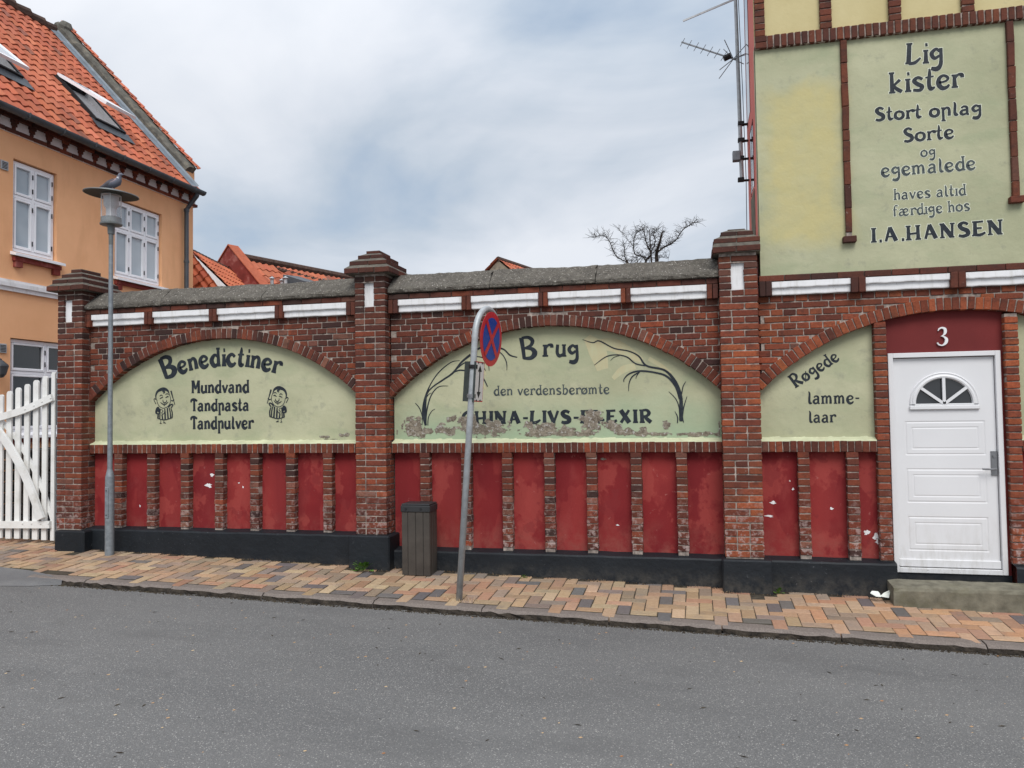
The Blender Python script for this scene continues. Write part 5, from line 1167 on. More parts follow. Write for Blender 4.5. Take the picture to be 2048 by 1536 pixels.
mb = MB(); mb.lathe(S8([(0, .465), (.13, .45)]), (LX, LY, zb), 40); mb.build('hat_liner', M['opal'], LP, smooth=True)
mb = MB(); mb.lathe(S8(prof), (LX, LY, zb), 48)
mb.v = [(x, y, z-(x-LX)*.07) for x, y, z in mb.v]
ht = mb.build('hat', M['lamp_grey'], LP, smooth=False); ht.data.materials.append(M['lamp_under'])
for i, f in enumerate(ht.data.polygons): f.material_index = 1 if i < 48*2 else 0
# pigeon
PG = empty('pigeon', (LX-.03, LY, zb+.42), 'grey wood pigeon with a white neck patch sitting on the lamp hat', 'pigeon')
bx, bz = LX-.0, zb+.422
def loft(rings, n=16):
    m_ = MB(); V = []; k = len(rings)
    for (x, z, rx, rz, ang) in rings:
        for i in range(n):
            g = 2*math.pi*i/n; a = math.cos(g)*rz; y = math.sin(g)*rx; V.append((bx+x-math.sin(ang)*a, LY+y, bz+z+math.cos(ang)*a))
    m_.add(V, [(j*n+i, j*n+(i+1) % n, (j+1)*n+(i+1) % n, (j+1)*n+i) for j in range(k-1) for i in range(n)]+[tuple(range(n))[::-1], tuple(range((k-1)*n, k*n))]); return m_
body = loft([(-.17, .025, .018, .004, .3), (-.12, .032, .022, .010, .3), (-.08, .042, .032, .022, .35), (-.03, .058, .045, .038, .35), (.03, .075, .055, .05, .4), (.075, .09, .050, .05, .7), (.10, .115, .036, .036, 1.1), (.108, .14, .024, .024, 1.4), (.112, .158, .023, .024, 1.5), (.122, .175, .021, .023, .9), (.138, .178, .016, .017, .2), (.152, .174, .006, .007, 0), (.168, .169, .003, .003, 0), (.175, .166, .001, .001, 0)])
pb = body.build('body', M['pigeon'], PG, smooth=True); pb.data.materials.append(M['pigeon_pink'])
for f in pb.data.polygons:
    c_ = f.center+Vector(PG.location)
    if .02 < c_.x-bx < .12 and f.normal.x*.6-f.normal.z > .15 and c_.z-bz < .12: f.material_index = 1
for s_ in (-1, 1):
    w_ = MB(); V = []
    for (x, z, h_) in ((-.15, .030, .004), (-.09, .045, .018), (-.02, .07, .034), (.045, .09, .032), (.075, .10, .016)):
        for k in range(5): t = k/4-.5; V.append((bx+x, LY+s_*(.030+.030*(1-abs(x)/.17)*math.cos(t*2.4)), bz+z+t*2*h_))
    w_.add(V, [(i*5+k, i*5+k+1, (i+1)*5+k+1, (i+1)*5+k) for i in range(4) for k in range(4)]); w_.build('wing', M['pigeon_dark'], PG, smooth=True)
    w_ = MB(); w_.box((bx+.095, LY+s_*.022-.006, bz+.118), (bx+.118, LY+s_*.022+.006, bz+.142)); w_.build('neck_patch', M['white_feather'], PG)
    w_ = MB(); w_.tube([(bx+.03, LY+s_*.015, bz+.03), (bx+.03, LY+s_*.015, bz-.004), (bx+.05, LY+s_*.018, bz-.006)], .005, 5); w_.build('leg', M['pigeon_pink'], PG)

# ================================================================ no-stopping sign on a leaning hooped post
SX, SY = -2.165, -1.04; sz_ = pave(SX, SY)
TS = empty('traffic_sign', (SX, SY, sz_), 'leaning steel hoop post with a round blue and red no stopping sign', 'traffic sign')
yA = SY
def PW(px, py, y=yA): a, b = W(px, py, y); return Vector((a, y, b))
top = PW(949, 690); base = Vector((SX, SY, sz_-.1)); 
nv = Vector((math.cos(R(-8)), math.sin(R(-8)), 0))           # sign normal: turned along the street
tv = Vector((-nv.y, nv.x, 0))                                  # in-plane horizontal, away from the camera
hc = PW(975, 672); hc0 = hc
# hoop lies in the sign plane
pp = [base, base.lerp(top, .5), top]
up = (top-base).normalized()
hub = Vector((top.x, top.y, top.z)); RH = .275
side = (tv-up*tv.dot(up)).normalized()
z_c = hc.z; start = base+up*((z_c+.02-base.z)/up.z)
center = start+side*RH
arc = [center+side*(-math.cos(a))*RH+up*math.sin(a)*RH*.98 for a in [math.pi*i/16 for i in range(17)]]
endp = arc[-1]-up*.12
mb = MB(); mb.tube([base, start-up*.6, start-up*.05]+arc+[endp], .030, 14); mb.build('hoop_post', M['galv_light'], TS, smooth=True)
# round plate
dc = center-up*.02+nv*.02
def disc(rad, off, name, mat, r0=0, par=TS, th=.004, n=48):
    m_ = MB(); P = []
    for i in range(n): a = 2*math.pi*i/n; P.append(side*math.cos(a)+up*math.sin(a))
    nr = side.cross(up).normalized(); nr = nr if nr.dot(CAM-dc) > 0 else -nr
    o_ = dc+nr*off
    if r0: m_.add([o_+p*rad for p in P]+[o_+p*r0 for p in P], [(i, (i+1) % n, n+(i+1) % n, n+i) for i in range(n)])
    else: m_.add([o_+p*rad for p in P]+[o_-nr*th+p*rad for p in P], [tuple(range(n)), tuple(range(2*n-1, n-1, -1))]+[(i, n+i, n+(i+1) % n, (i+1) % n) for i in range(n)])
    return m_.build(name, mat, par)
RD = .262
pl_ = disc(RD, .030, 'sign_plate', M['sign_red']); disc(RD*.78, .0325, 'blue_field', M['sign_blue'], par=pl_, th=.001)
nr = side.cross(up).normalized(); nr = nr if nr.dot(CAM-dc) > 0 else -nr
for a in (48, 132):
    q = side*math.cos(R(a))+up*math.sin(R(a)); wv = side*math.cos(R(a+90))+up*math.sin(R(a+90)); o_ = dc+nr*(.0345+.0006*(a > 90)); m_ = MB()
    m_.add([o_-q*RD*.80-wv*.026, o_+q*RD*.80-wv*.026, o_+q*RD*.80+wv*.026, o_-q*RD*.80+wv*.026], [(0, 1, 2, 3)]); m_.build('cross_bar', M['sign_red'], pl_)
# small arrow plates clamped below, one on each side of the post
def ppt(s_): return base+up*((s_-base.z)/up.z)
zt, zbm = W(948, 722, yA)[1], W(948, 803, yA)[1]
c_ = ppt((zt+zbm)/2); hh_ = (zt-zbm)/2
def plate(dirn, name, mat, wid, off, inset=False):
    e = (dirn-up*dirn.dot(up)).normalized(); n2 = e.cross(up).normalized(); n2 = n2 if n2.dot(CAM-c_) > 0 else -n2; o_ = c_+n2*off
    m_ = MB(); V = []
    for t in (0, .004):
        V += [o_-n2*t-e*wid-up*hh_, o_-n2*t+e*wid-up*hh_, o_-n2*t+e*wid+up*hh_, o_-n2*t-e*wid+up*hh_]
    m_.add(V, [(0, 1, 2, 3), (7, 6, 5, 4), (0, 4, 5, 1), (1, 5, 6, 2), (2, 6, 7, 3), (3, 7, 4, 0)]); return m_.build(name, mat, TS), e, n2, o_
d1 = (side*1.0).normalized()
c_ = ppt((zt+zbm)/2)+side*.075
o1, e1, n1, q1 = plate(side, 'arrow_plate', M['sign_red'], .105, .036)
m_ = MB(); m_.add([q1+n1*.0015+e1*a+up*b for a, b in ((-.095, -hh_+.012), (.095, -hh_+.012), (.095, hh_-.012), (-.095, hh_-.012))], [(0, 1, 2, 3)]); m_.build('white_face', M['sign_white'], o1)
m_ = MB(); F_ = lambda a, b: q1+n1*.003+e1*a+up*b
m_.add([F_(-.012, -.10), F_(.012, -.10), F_(.012, .10), F_(-.012, .10)], [(0, 1, 2, 3)])
for s_ in (1, -1): m_.add([F_(-.045, s_*.095), F_(.045, s_*.095), F_(0, s_*.155)], [(0, 1, 2)])
for s_ in (1, -1):
    for t in (1, -1): m_.add([F_(t*.03, s_*.168), F_(t*.055, s_*.166), F_(t*.05, s_*.186), F_(t*.035, s_*.186)], [(0, 1, 2, 3)])
m_.build('double_arrow', M['black_rubber'], o1)
c_ = ppt((zt+zbm)/2)-side*.02; dd = Vector((-1, .9, 0)).normalized()
c_ = ppt((zt+zbm)/2)+Vector((-.035, .02, 0))
o2, e2, n2, q2 = plate(dd, 'arrow_plate', M['sign_back'], .10, .0)
for s_ in (-1, 1):
    m_ = MB(); k = ppt((zt+zbm)/2+s_*hh_*.72); m_.tube([k-side*.05+nr*.0, k-side*.0-nr*.042, k+side*.05], .008, 6); m_.tube([k-up*.018, k+up*.018], .042, 14); m_.build('clamp', M['steel'] if s_ < 0 else M['black_rubber'], TS)

# ================================================================ litter bin
a0, _ = W(804, 1143, -.33); a1, _ = W(860, 1145, -.33); by0, by1 = -.33, -.092; _, bt = W(832, 1014, -.33); bb = pave(a0, by0)-.004
BN = empty('litter_bin', ((a0+a1)/2, -.2, bb), 'square litter bin of grey brown slats with black lid against the wall', 'litter bin')
mb = MB(); mb.box((a0+.008, by0+.008, bb+.01), (a1-.008, by1, bt-.01)); mb.build('inner_box', M['bin_lid'], BN)
n = 4; wsl = [.22, .28, .27, .23]; x = a0
for q in wsl:
    w_ = (a1-a0)*q; mb = MB(); mb.bbox((x+.002, by0, bb+.004), (x+w_-.002, by0+.012, bt-.012), .003); mb.build('slat', M['bin'], BN); x += w_
for k in range(3):
    w_ = (by1-by0-.014)/3; y = by0+.014+k*w_
    for sx in (a0, a1-.0125): mb = MB(); mb.bbox((sx, y+.002, bb+.004), (sx+.0125, y+w_-.002, bt-.012), .003); mb.build('slat', M['bin'], BN)
mb = MB(); mb.bbox((a0-.008, by0-.010, bt-.055), (a1+.008, by1+.005, bt+.015), .008); mb.bbox((a0-.002, by0-.004, bt+.0152), (a1+.002, by1, bt+.032), .006); ld = mb.build('lid', M['bin_lid'], BN)
for k in (.17, .70): mb = MB(); xx = a0+(a1-a0)*k; mb.tube([(xx, by0-.0101, bt-.02), (xx, by0-.016, bt-.02)], .011, 10); mb.build('screw', M['black_rubber'], ld)

# ================================================================ doorstep
mb = MB(); rg = random.Random(6); n = 26; X0s, X1s = 1.705, 4.0; V = []
prof = [(-.325, -.25), (-.33, -.06), (-.332, .055), (-.322, .082), (-.30, .094), (-.18, .102), (-.083, .108), (-.083, .04)]
for i in range(n+1):
    x = X0s+(X1s-X0s)*i/n
    for (y, z) in prof: V.append((x+(rg.uniform(-.006, .006) if i in (0,) else 0), y+rg.uniform(-.005, .005), z+rg.uniform(-.004, .004)-(.012 if i == 0 and z > 0 else 0)))
m_ = len(prof); mb.add(V, [(i*m_+k, (i+1)*m_+k, (i+1)*m_+k+1, i*m_+k+1) for i in range(n) for k in range(m_-1)]+[tuple(range(m_)), tuple(n*m_+k for k in range(m_))[::-1]])
st = mb.build('doorstep', M['sandstone']); tag(st, 'worn mossy stone doorstep under the white door', 'doorstep')

# ================================================================ white picket gate
GT = empty('picket_gate', (-7.62, .05, .2), 'white wooden picket gate with rising top rail and curved brace', 'gate')
gy = .05
def slat(px0, px1, pt, pb_):
    x0, z1 = W((px0+px1)/2, pt, gy); _, z0 = W((px0+px1)/2, pb_, gy); xa, _ = W(px0, 900, gy); xb_, _ = W(px1, 900, gy); h = (xb_-xa)/2*.95; xc = (xa+xb_)/2
    m_ = MB(); rr = h; pr = [(xc-h, z0), (xc+h, z0), (xc+h, z1-rr)]+[(xc+math.cos(R(a))*h, z1-rr+math.sin(R(a))*rr) for a in (25, 50, 75, 105, 130, 155)]+[(xc-h, z1-rr)]
    m_.prism(pr, gy-.012, gy+.012); m_.build('picket', M['white_wood'], GT)
for (a, b, t, bm) in ((-1, 6.5, 789, 1076), (13.5, 24, 782, 1077), (31, 41.5, 775, 1077), (49, 59, 768, 1078), (66.5, 77.5, 760, 1079), (85, 95, 752, 1080), (103, 110.5, 744, 1081)): slat(a, b, t, bm)
for k in range(5):       # pickets continuing out of the frame to the left
    w0 = -18.3-17.6*k; slat(w0, w0+10, 794+5*k, 1076)
def rail(pts, hgt, y0, y1, name):
    P = smooth_pts([(*W(a, b, gy), 0) for a, b in pts], 6); m_ = MB(); V = []; n_ = len(P)
    for i, p in enumerate(P):
        a = Vector(P[max(0, i-1)][:2]); b = Vector(P[min(n_-1, i+1)][:2]); t = (b-a).normalized(); q = Vector((-t.y, t.x))*hgt/2; c2 = Vector(p[:2])
        for yy in (y0, y1):
            for s_ in (1, -1): V.append((c2.x+q.x*s_, yy, c2.y+q.y*s_))
    m_.add(V, [(4*i, 4*i+1, 4*i+5, 4*i+4) for i in range(n_-1)]+[(4*i+2, 4*i+6, 4*i+7, 4*i+3) for i in range(n_-1)]+[(4*i, 4*i+4, 4*i+6, 4*i+2) for i in range(n_-1)]+[(4*i+1, 4*i+3, 4*i+7, 4*i+5) for i in range(n_-1)]+[(0, 2, 3, 1), (4*n_-4, 4*n_-3, 4*n_-1, 4*n_-2)])
    return m_.build(name, M['white_wood'], GT)
tr = rail([(-90, 858), (-40, 848), (0, 836), (50, 821), (85, 806), (109, 795)], .085, gy-.05, gy-.0125, 'top_rail')
br = rail([(-90, 1048), (0, 1048.5), (105, 1048.5)], .085, gy-.05, gy-.0125, 'bottom_rail')
rail([(-3, 852), (20, 880), (50, 930), (72, 980), (92, 1036)], .092, gy-.088, gy-.051, 'brace')
rail([(0, 843), (30, 878), (60, 930), (84, 985), (102, 1038)], .05, gy+.0125, gy+.04, 'brace')
for (a, b) in ((50, 818), (68, 811), (84, 803), (101, 796), (45, 1047), (63, 1047), (81, 1047), (97, 1047)):
    x, z = W(a, b, gy-.05); m_ = MB(); m_.lathe([(0, 0)], (0, 0, 0), 3); m_ = MB(); m_.tube([(x, gy-.0505, z), (x, gy-.058, z)], .010, 8); m_.build('bolt', M['white_wood'], tr if b < 900 else br)
m_ = MB(); m_.bbox((-7.585, gy-.04, .1), (-7.535, gy+.04, 2.36), .004); m_.build('hinge_post', M['galv'], GT)
m_ = MB(); m_.box((-10.2, .25, -.1), (-7.5, .33, .30)); tag(m_.build('gate_threshold', M['slate']), 'low dark kerb board under the white picket gate', 'threshold')

# ================================================================ weeds, leaves, litter
def weed(x, y, z, s, n, seed, label, grp=None):
    rg = random.Random(seed); P = empty('weed', (x, y, z), label, 'weed', grp); m_ = MB()
    for i in range(n):
        a = rg.uniform(0, 6.28); el = rg.uniform(.15, 1.2); L = s*rg.uniform(.5, 1.0); d = Vector((math.cos(a)*math.cos(el), -abs(math.sin(a))*math.cos(el)*.8-.1, math.sin(el)))
        tip = Vector((x, y, z))+d*L; sd = d.cross(Vector((0, 0, 1))).normalized(); wdt = s*rg.uniform(.16, .26)
        nrm = sd.cross(d).normalized(); p0 = tip-d*s*.22
        m_.tube([(x+rg.uniform(-.02, .02)*s*4, y, z), tuple(p0)], .0018, 4)
        pts = []; k = 8
        for j in range(k+1):
            t = j/k; ww = math.sin(math.pi*min(1, t*.92+.06))*wdt*(1+.18*math.sin(t*18)); c2 = p0+d*(t*s*.42)+nrm*(-.12*s*t*t); pts.append((c2-sd*ww+nrm*.02*s, c2, c2+sd*ww+nrm*.02*s))
        V = [q for tr_ in pts for q in tr_]; m_.add(V, [(3*j+c, 3*j+c+1, 3*j+c+4, 3*j+c+3) for j in range(k) for c in (0, 1)])
    m_.build('leaves', M['leaf'], P); return P
def wp(px, py, y): x, z = W(px, py, y); return x, y, pave(x, y)
x, y, z = wp(727, 1140, -.26); weed(x, y, z, .125, 26, 1, 'bushy green weed in front of the middle pillar plinth')
x, y, z = wp(1556, 1184, -.14); weed(x, y, z, .07, 16, 2, 'small leafy weed in the corner beside the plinth block of the bright pillar')
x, y, z = wp(1047, 1155, -.14); weed(x, y, z, .045, 9, 3, 'tiny bright green weed between pavers right of the sign post')
x, y, z = wp(866, 1142, -.16); weed(x, y, z, .05, 9, 4, 'low weed growing at the right foot of the litter bin')
x, y, z = wp(705, 1140, -.27); weed(x, y, z, .035, 6, 5, 'sparse sprout left of the bushy weed at the middle pillar')
# dry grass tuft at the sign post
m_ = MB(); rg = random.Random(12)
for i in range(150):
    a = rg.uniform(0, 6.28); r_ = rg.uniform(.03, .13); x = SX+math.cos(a)*r_*1.6; y = SY+math.sin(a)*r_*.6; z = pave(x, y); L = rg.uniform(.015, .05); q = rg.uniform(0, 6.28)
    m_.add([(x-.0015, y, z), (x+.0015, y, z), (x+math.cos(q)*L*.7, y+math.sin(q)*L*.4, z+L)], [(0, 1, 2)])
tag(m_.build('dry_grass', M['dryleaf']), 'dry grass and moss round the foot of the leaning sign post', 'grass', kind='stuff')
m_ = MB(); rg = random.Random(13)
for i in range(520):
    x = rg.uniform(-7, 1.7); blk = (-3.66 < x < -3.17 or .21 < x < .69 or x < -6.98); y = (-.222 if blk else -.095)-rg.uniform(0, .015); z = pave(x, y); L = rg.uniform(.008, .03)
    if rg.random() < .5+.5*math.sin(x*5): m_.add([(x-.0012, y, z), (x+.0012, y, z), (x+rg.uniform(-.5, .5)*L, y-L*.3, z+L)], [(0, 1, 2)])
tag(m_.build('grass_fringe', M['dryleaf']), 'thin dry grass along the foot of the black plinth', 'grass', kind='stuff')
# dry leaves in the gutter
def dryleaf(px, py, s, seed, label, grp):
    p = ground_hit(px, py, road); rg = random.Random(seed); m_ = MB(); a = rg.uniform(0, 6.28); d = Vector((math.cos(a), math.sin(a), rg.uniform(.1, .5))).normalized(); sd = d.cross(Vector((0, 0, 1))).normalized(); pts = []
    for j in range(6):
        t = j/5; ww = math.sin(math.pi*min(.97, t+.04))*s*.32; c2 = Vector(d)*(t-.5)*s+Vector((0, 0, s*.30-s*.25*math.sin(t*3))); pts += [c2-sd*ww+Vector((0, 0, s*.16)), c2, c2+sd*ww+Vector((0, 0, s*.12))]
    m_.add([p+q for q in pts], [(3*j+c, 3*j+c+1, 3*j+c+4, 3*j+c+3) for j in range(5) for c in (0, 1)]); zm = min(v[2] for v in m_.v); m_.v = [(v[0], v[1], v[2]-zm+p.z+.002) for v in m_.v]
    tag(m_.build('dry_leaf', M['dryleaf']), label, 'leaf', grp)
dryleaf(826, 1206, .075, 1, 'largest curled dry leaf, lying in the gutter left of the leaning sign post', 'dry leaves in the gutter')
dryleaf(1024, 1217, .07, 2, 'upturned tan dry leaf in the gutter right of the leaning sign post', 'dry leaves in the gutter')
for i, (a, b, s) in enumerate([(718, 1202, .05), (776, 1207, .05), (940, 1213, .055), (960, 1214, .055), (975, 1219, .04), (990, 1219, .045), (1044, 1223, .045), (1103, 1227, .04), (1122, 1229, .05), (1240, 1237, .04), (1319, 1245, .06), (470, 1189, .04), (300, 1176, .05), (280, 1174, .04), (590, 1196, .05), (1680, 1270, .045), (1735, 1275, .05)]):
    dryleaf(a, b+4, s, i+5, 'small dry leaf scrap lying along the kerb', 'small dry leaf scraps along the kerb')
def foam(pts, label):
    m_ = MB(); c0 = sum((Vector(p) for p in pts), Vector())/len(pts); n_ = len(pts)
    V = [Vector(p) for p in pts]+[Vector(p)+Vector((0, .004, .006)) for p in pts]; m_.add(V, [tuple(range(n_)), tuple(range(2*n_-1, n_-1, -1))]+[(i, n_+i, n_+(i+1) % n_, (i+1) % n_) for i in range(n_)])
    tag(m_.build('foam_scrap', M['foam']), label, 'litter')
def q3(px, py, y, dz=0): x, z = W(px, py, y); return (x, y, z+dz)
foam([q3(1741, 1187, -.20), q3(1744, 1183, -.19), q3(1756, 1184, -.19), q3(1760, 1188, -.20), q3(1762, 1194, -.24), q3(1752, 1193, -.24)], 'flat white foam scrap by the wall, left of its folded twin')
foam([q3(1761, 1193, -.22), q3(1768, 1187, -.21), q3(1779, 1182, -.19), q3(1780, 1185, -.19), q3(1778, 1196, -.23)], 'folded white foam scrap beside the doorstep')
rg = random.Random(31); m_ = MB()
for _ in range(260):
    x, y = rg.uniform(-6.5, 4), rg.uniform(-5.5, -1.3); z = road(x, y)+.001; s = rg.uniform(.004, .014); m_.add([(x-s, y, z), (x, y-s*.7, z), (x+s, y+.2*s, z+.001), (x+.1*s, y+s*.8, z+.002)], [(0, 1, 2, 3)])
tag(m_.build('road_litter', M['dryleaf']), 'tiny pale scraps scattered over the asphalt', 'scraps', kind='stuff')

# ================================================================ aerial on the tall house
AY = 1.15
AN = empty('tv_aerial', (.56, AY, 4.3), 'thin grey aerial mast with two pronged antennas on the side of the tall house', 'aerial')
b0 = W(1484, 362, AY); t0 = W(1471, 0, AY); t1 = (t0[0]+(t0[0]-b0[0])*.25, t0[1]+(t0[1]-b0[1])*.25)
m_ = MB(); m_.tube([(b0[0], AY, b0[1]), ((b0[0]+t0[0])/2, AY, (b0[1]+t0[1])/2), (t1[0], AY, t1[1])], [.024, .022, .018], 10); m_.build('mast', M['galv_light'], AN)
m_ = MB(); wx0 = b0[0]+.035; m_.tube([(wx0, AY-.01, b0[1]-.9), (wx0+.01, AY-.01, b0[1]), (b0[0]+.03, AY-.02, (b0[1]+t0[1])/2), (t0[0]+.03, AY-.02, t0[1]), (t1[0]+.03, AY-.02, t1[1])], .004, 5); m_.build('cable', M['black_rubber'], AN)
for py in (247, 280, 316, 359):
    x, z = W(1482, py, AY); m_ = MB(); m_.bbox((x-.03, AY-.03, z-.02), (.66, AY+.03, z-.008), .002); m_.bbox((x-.035, AY-.035, z-.024), (x+.035, AY+.035, z+.018), .004); m_.build('bracket', M['black_rubber'], AN)
x, z = W(1475, 314, AY); m_ = MB(); m_.bbox((x-.055, AY-.05, z-.05), (x+.03, AY+.04, z+.06), .006); m_.build('junction_box', M['galv'], AN)
def yagi(p, q, n_, el, nm):
    p, q = Vector((*(lambda w_: (w_[0], AY, w_[1]))(W(*p, AY)),)), Vector((*(lambda w_: (w_[0], AY, w_[1]))(W(*q, AY)),)); m_ = MB(); m_.beam(p, q, .014, .014); o = m_.build(nm, M['galv'], AN); m_ = MB(); d = (q-p)
    e = Vector((.35, -1, .12)).normalized()
    for i in range(n_): c2 = p+d*((i+.15)/n_*.86); l_ = el*(.8+.03*i); m_.tube([c2-e*l_, c2+e*l_], .0035, 5)
    m_.build('elements', M['galv'], o); return p, q, o
p_, q_, o_ = yagi((1363, 84), (1476, 121), 7, .10, 'antenna_boom')
m_ = MB(); m_.tube([p_.lerp(q_, .80)+Vector((-.03, 0, -.02)), p_.lerp(q_, .87)+Vector((0, 0, .03))], .035, 8); m_.build('dipole_housing', M['black_rubber'], o_)
m_ = MB(); c2 = q_.lerp(p_, .08)
for dz, dx in ((.18, -.10), (.10, .14), (-.16, -.16), (-.02, .12)): m_.tube([c2, c2+Vector((dx, -.12, dz))], .005, 5); m_.tube([c2, c2+Vector((dx, .12, dz))], .005, 5)
m_.build('reflector', M['galv'], o_)
u0 = W(1366, 42, AY); u1 = W(1470, -2, AY); m_ = MB(); m_.beam((u0[0], AY, u0[1]), (u1[0], AY, u1[1]), .012, .02); m_.build('antenna_boom', M['galv_light'], AN)

# ================================================================ houses and tree far behind the wall
def gable_house(name, label, P, hw, z_e, z_r, length, yaw, wall, seed, tiles=True, tw=.23, th=.33, parapet=False, verge=None):
    """gable front centre at P, ridge running away along yaw (0 = +Y)"""
    H = empty(name, (P[0], P[1], 0), label, 'house'); rt = Matrix.Rotation(yaw, 3, 'Z'); P = Vector((P[0], P[1], 0))
    T = lambda x, y, z: P+rt @ Vector((x, y, z))
    m_ = MB(); m_.add([T(-hw, 0, -.5), T(hw, 0, -.5), T(hw, 0, z_e), T(0, 0, z_r), T(-hw, 0, z_e), T(-hw, length, -.5), T(hw, length, -.5), T(hw, length, z_e), T(0, length, z_r), T(-hw, length, z_e)],
        [(0, 1, 2, 3, 4), (5, 9, 8, 7, 6), (0, 4, 9, 5), (1, 6, 7, 2), (2, 7, 8, 3), (4, 3, 8, 9)]); m_.build('wall', wall, H)
    for s_ in (1, -1):
        eu = rt @ Vector((0, 1, 0)); ev_ = rt @ Vector((-s_*hw, 0, z_r-z_e)); sl_ = ev_.length
        O_ = T(s_*(hw+.1), (0 if not parapet else .25), z_e-.1*(z_r-z_e)/hw+.03)
        if s_ < 0: O_ = O_+eu*length; eu = -eu
        tiled_roof(H, O_, eu, ev_, length, sl_+.1, tw, th, 0, seed=seed+s_)
    m_ = MB(); m_.tube([T(0, 0 if not parapet else .25, z_r+.06), T(0, length, z_r+.06)], .12, 8); m_.build('ridge_tiles', M['ridge'], H)
    for s_ in (1, -1):
        if parapet:
            if s_ > 0:
                pr = [(-hw-.05, z_e-.25), (0, z_r-.25), (hw+.05, z_e-.25), (hw+.15, z_e+.28), (0, z_r+.33), (-hw-.15, z_e+.28)]; V = [T(x, y, z) for y in (-.02, .26) for x, z in pr]
                m_ = MB(); m_.add(V, [(0, 1, 4, 5), (1, 2, 3, 4), (6, 11, 10, 7), (7, 10, 9, 8), (3, 9, 10, 4), (4, 10, 11, 5), (0, 6, 7, 1), (1, 7, 8, 2)]); m_.build('gable_parapet', wall, H)
                pr = [(hw+.15, z_e+.284), (0, z_r+.334), (-hw-.15, z_e+.284), (-hw-.16, z_e+.30), (0, z_r+.37), (hw+.16, z_e+.30)]; V = [T(x, y, z) for y in (-.06, .30) for x, z in pr]
                m_ = MB(); m_.add(V, [(0, 1, 4, 5), (1, 2, 3, 4), (6, 11, 10, 7), (7, 10, 9, 8), (3, 9, 10, 4), (4, 10, 11, 5), (0, 6, 7, 1), (1, 7, 8, 2)]); m_.build('parapet_tiles', M['orange_tile'], H)
        elif verge:
            m_ = MB(); V = []
            for (x, z) in ((s_*(hw+.1), z_e-.08), (0, z_r+.02)):
                for y in (-.06, .0):
                    for q in (-.26, .08): V.append(T(x, y, z+q))
            m_.add(V, [(0, 1, 5, 4), (2, 6, 7, 3), (1, 3, 7, 5), (0, 4, 6, 2), (0, 2, 3, 1), (4, 5, 7, 6)]); m_.build('verge_board', verge, H)
    return H, T
M['stone'] = simple('pale_old_plaster', (.34, .30, .23), .95, var=.3, nscale=6, bump=.5, bscale=20, dirt=(.2, .17, .12), dscale=2)
M['orange_tile'] = simple('orange_clay', (.45, .12, .06), .85, var=.15, nscale=6, bump=.3)
def A3d(px, py, y): x, z = W(px, py, y); return Vector((x, y, z))
# house with the old red gable wall
Y2 = 12.0; pk = A3d(456, 497, Y2); lo = A3d(528, 568, Y2); hw = 3.6
zr = pk.z; sl_ = (pk.z-lo.z)/(lo.x-pk.x)
H2, T2 = gable_house('far_house', 'far house with an old red plastered gable rising behind the wall', (pk.x+.05, Y2), hw, zr-.25-hw*sl_, zr-.25, 9, R(-20), M['red_wall'], 5, parapet=True)
# lower roof in front of it: bright tiles, white verge and grey slate cheek
Y1 = 9.0
a = A3d(380, 500, Y1); b = A3d(530, 572, Y1); c2 = A3d(384, 508, Y1)
HL = empty('far_house', (-9.0, 9.5, 0), 'far low roof with bright orange tiles, white verge board and grey slate gable', 'house')
c0_ = A3d(384, 503, 9.6); dR = _ray(545, 583); t1_ = CAM+dR*((c0_.z-CAM.z)/dR.z); rd_ = (t1_-c0_); rd_.z = 0; ru = rd_.normalized(); pp_ = Vector((ru.y, -ru.x, 0))
c0_ = c0_-ru*.35
dS = _ray(470, 592); kS = (c0_-CAM).dot(ru)/dS.dot(ru); s1_ = CAM+dS*kS; rk = s1_-c0_        # foot of the rake in the gable plane
rl_ = rk.normalized()
m_ = MB(); m_.add([c0_, c0_+rl_*5, c0_+rl_*5+rd_, c0_+rd_], [(0, 1, 2, 3)]); m_.build('roof_deck', M['orange_tile'], HL)
tiled_roof(HL, c0_+rl_*4.6+Vector((0, 0, .02)), ru, -rl_, rd_.length, 4.6, .2, .28, 0, seed=8, pal=[((.50, .15, .075), 3), ((.44, .12, .06), 2)])
m_ = MB()
for k in range(30): m_.tube([c0_.lerp(t1_, k/30), c0_.lerp(t1_, (k+1.15)/30)], [.06, .075], 8)
m_.build('ridge_tiles', M['ridge'], HL)
nb_ = -ru*.04; dz_ = Vector((0, 0, .22))
m_ = MB(); m_.add([c0_+nb_+Vector((0, 0, .03)), c0_+rl_*5+nb_+Vector((0, 0, .03)), c0_+rl_*5+nb_-dz_, c0_+nb_-dz_, c0_+Vector((0, 0, .03)), c0_+rl_*5+Vector((0, 0, .03))], [(0, 1, 2, 3), (0, 4, 5, 1)]); m_.build('verge_board', M['white_paint'], HL)
m_ = MB(); m_.add([c0_-dz_*.5, c0_+rl_*5-dz_*.5, c0_+rl_*5-Vector((0, 0, 4)), c0_-Vector((0, 0, 7))], [(0, 1, 2, 3)]); m_.build('slate_cheek', M['slate'], HL)
for k in range(1, 9):
    p0 = c0_+rl_*(.55*k)-dz_+nb_*.3; m_ = MB(); m_.beam(p0, p0+Vector((0, 0, -1.2))-pp_*.5, .012, .01, ru); m_.build('slate_joint', M['black_rubber'], HL)
HT = empty('far_house', (-8.9, 8.6, 0), 'far small roof corner with orange pantiles beside the apricot house', 'house')
q0, q1 = A3d(376, 506, 8.0), A3d(443, 592, 8.0)
n_t = 0; dn = (q1-q0).normalized(); lf = Vector((-1, 0, -.1)).normalized()
m_ = MB(); m_.add([q0, q1, q1+lf*2.4, q0+lf*2.4], [(0, 1, 2, 3)]); m_.build('roof_deck', M['orange_tile'], HT)
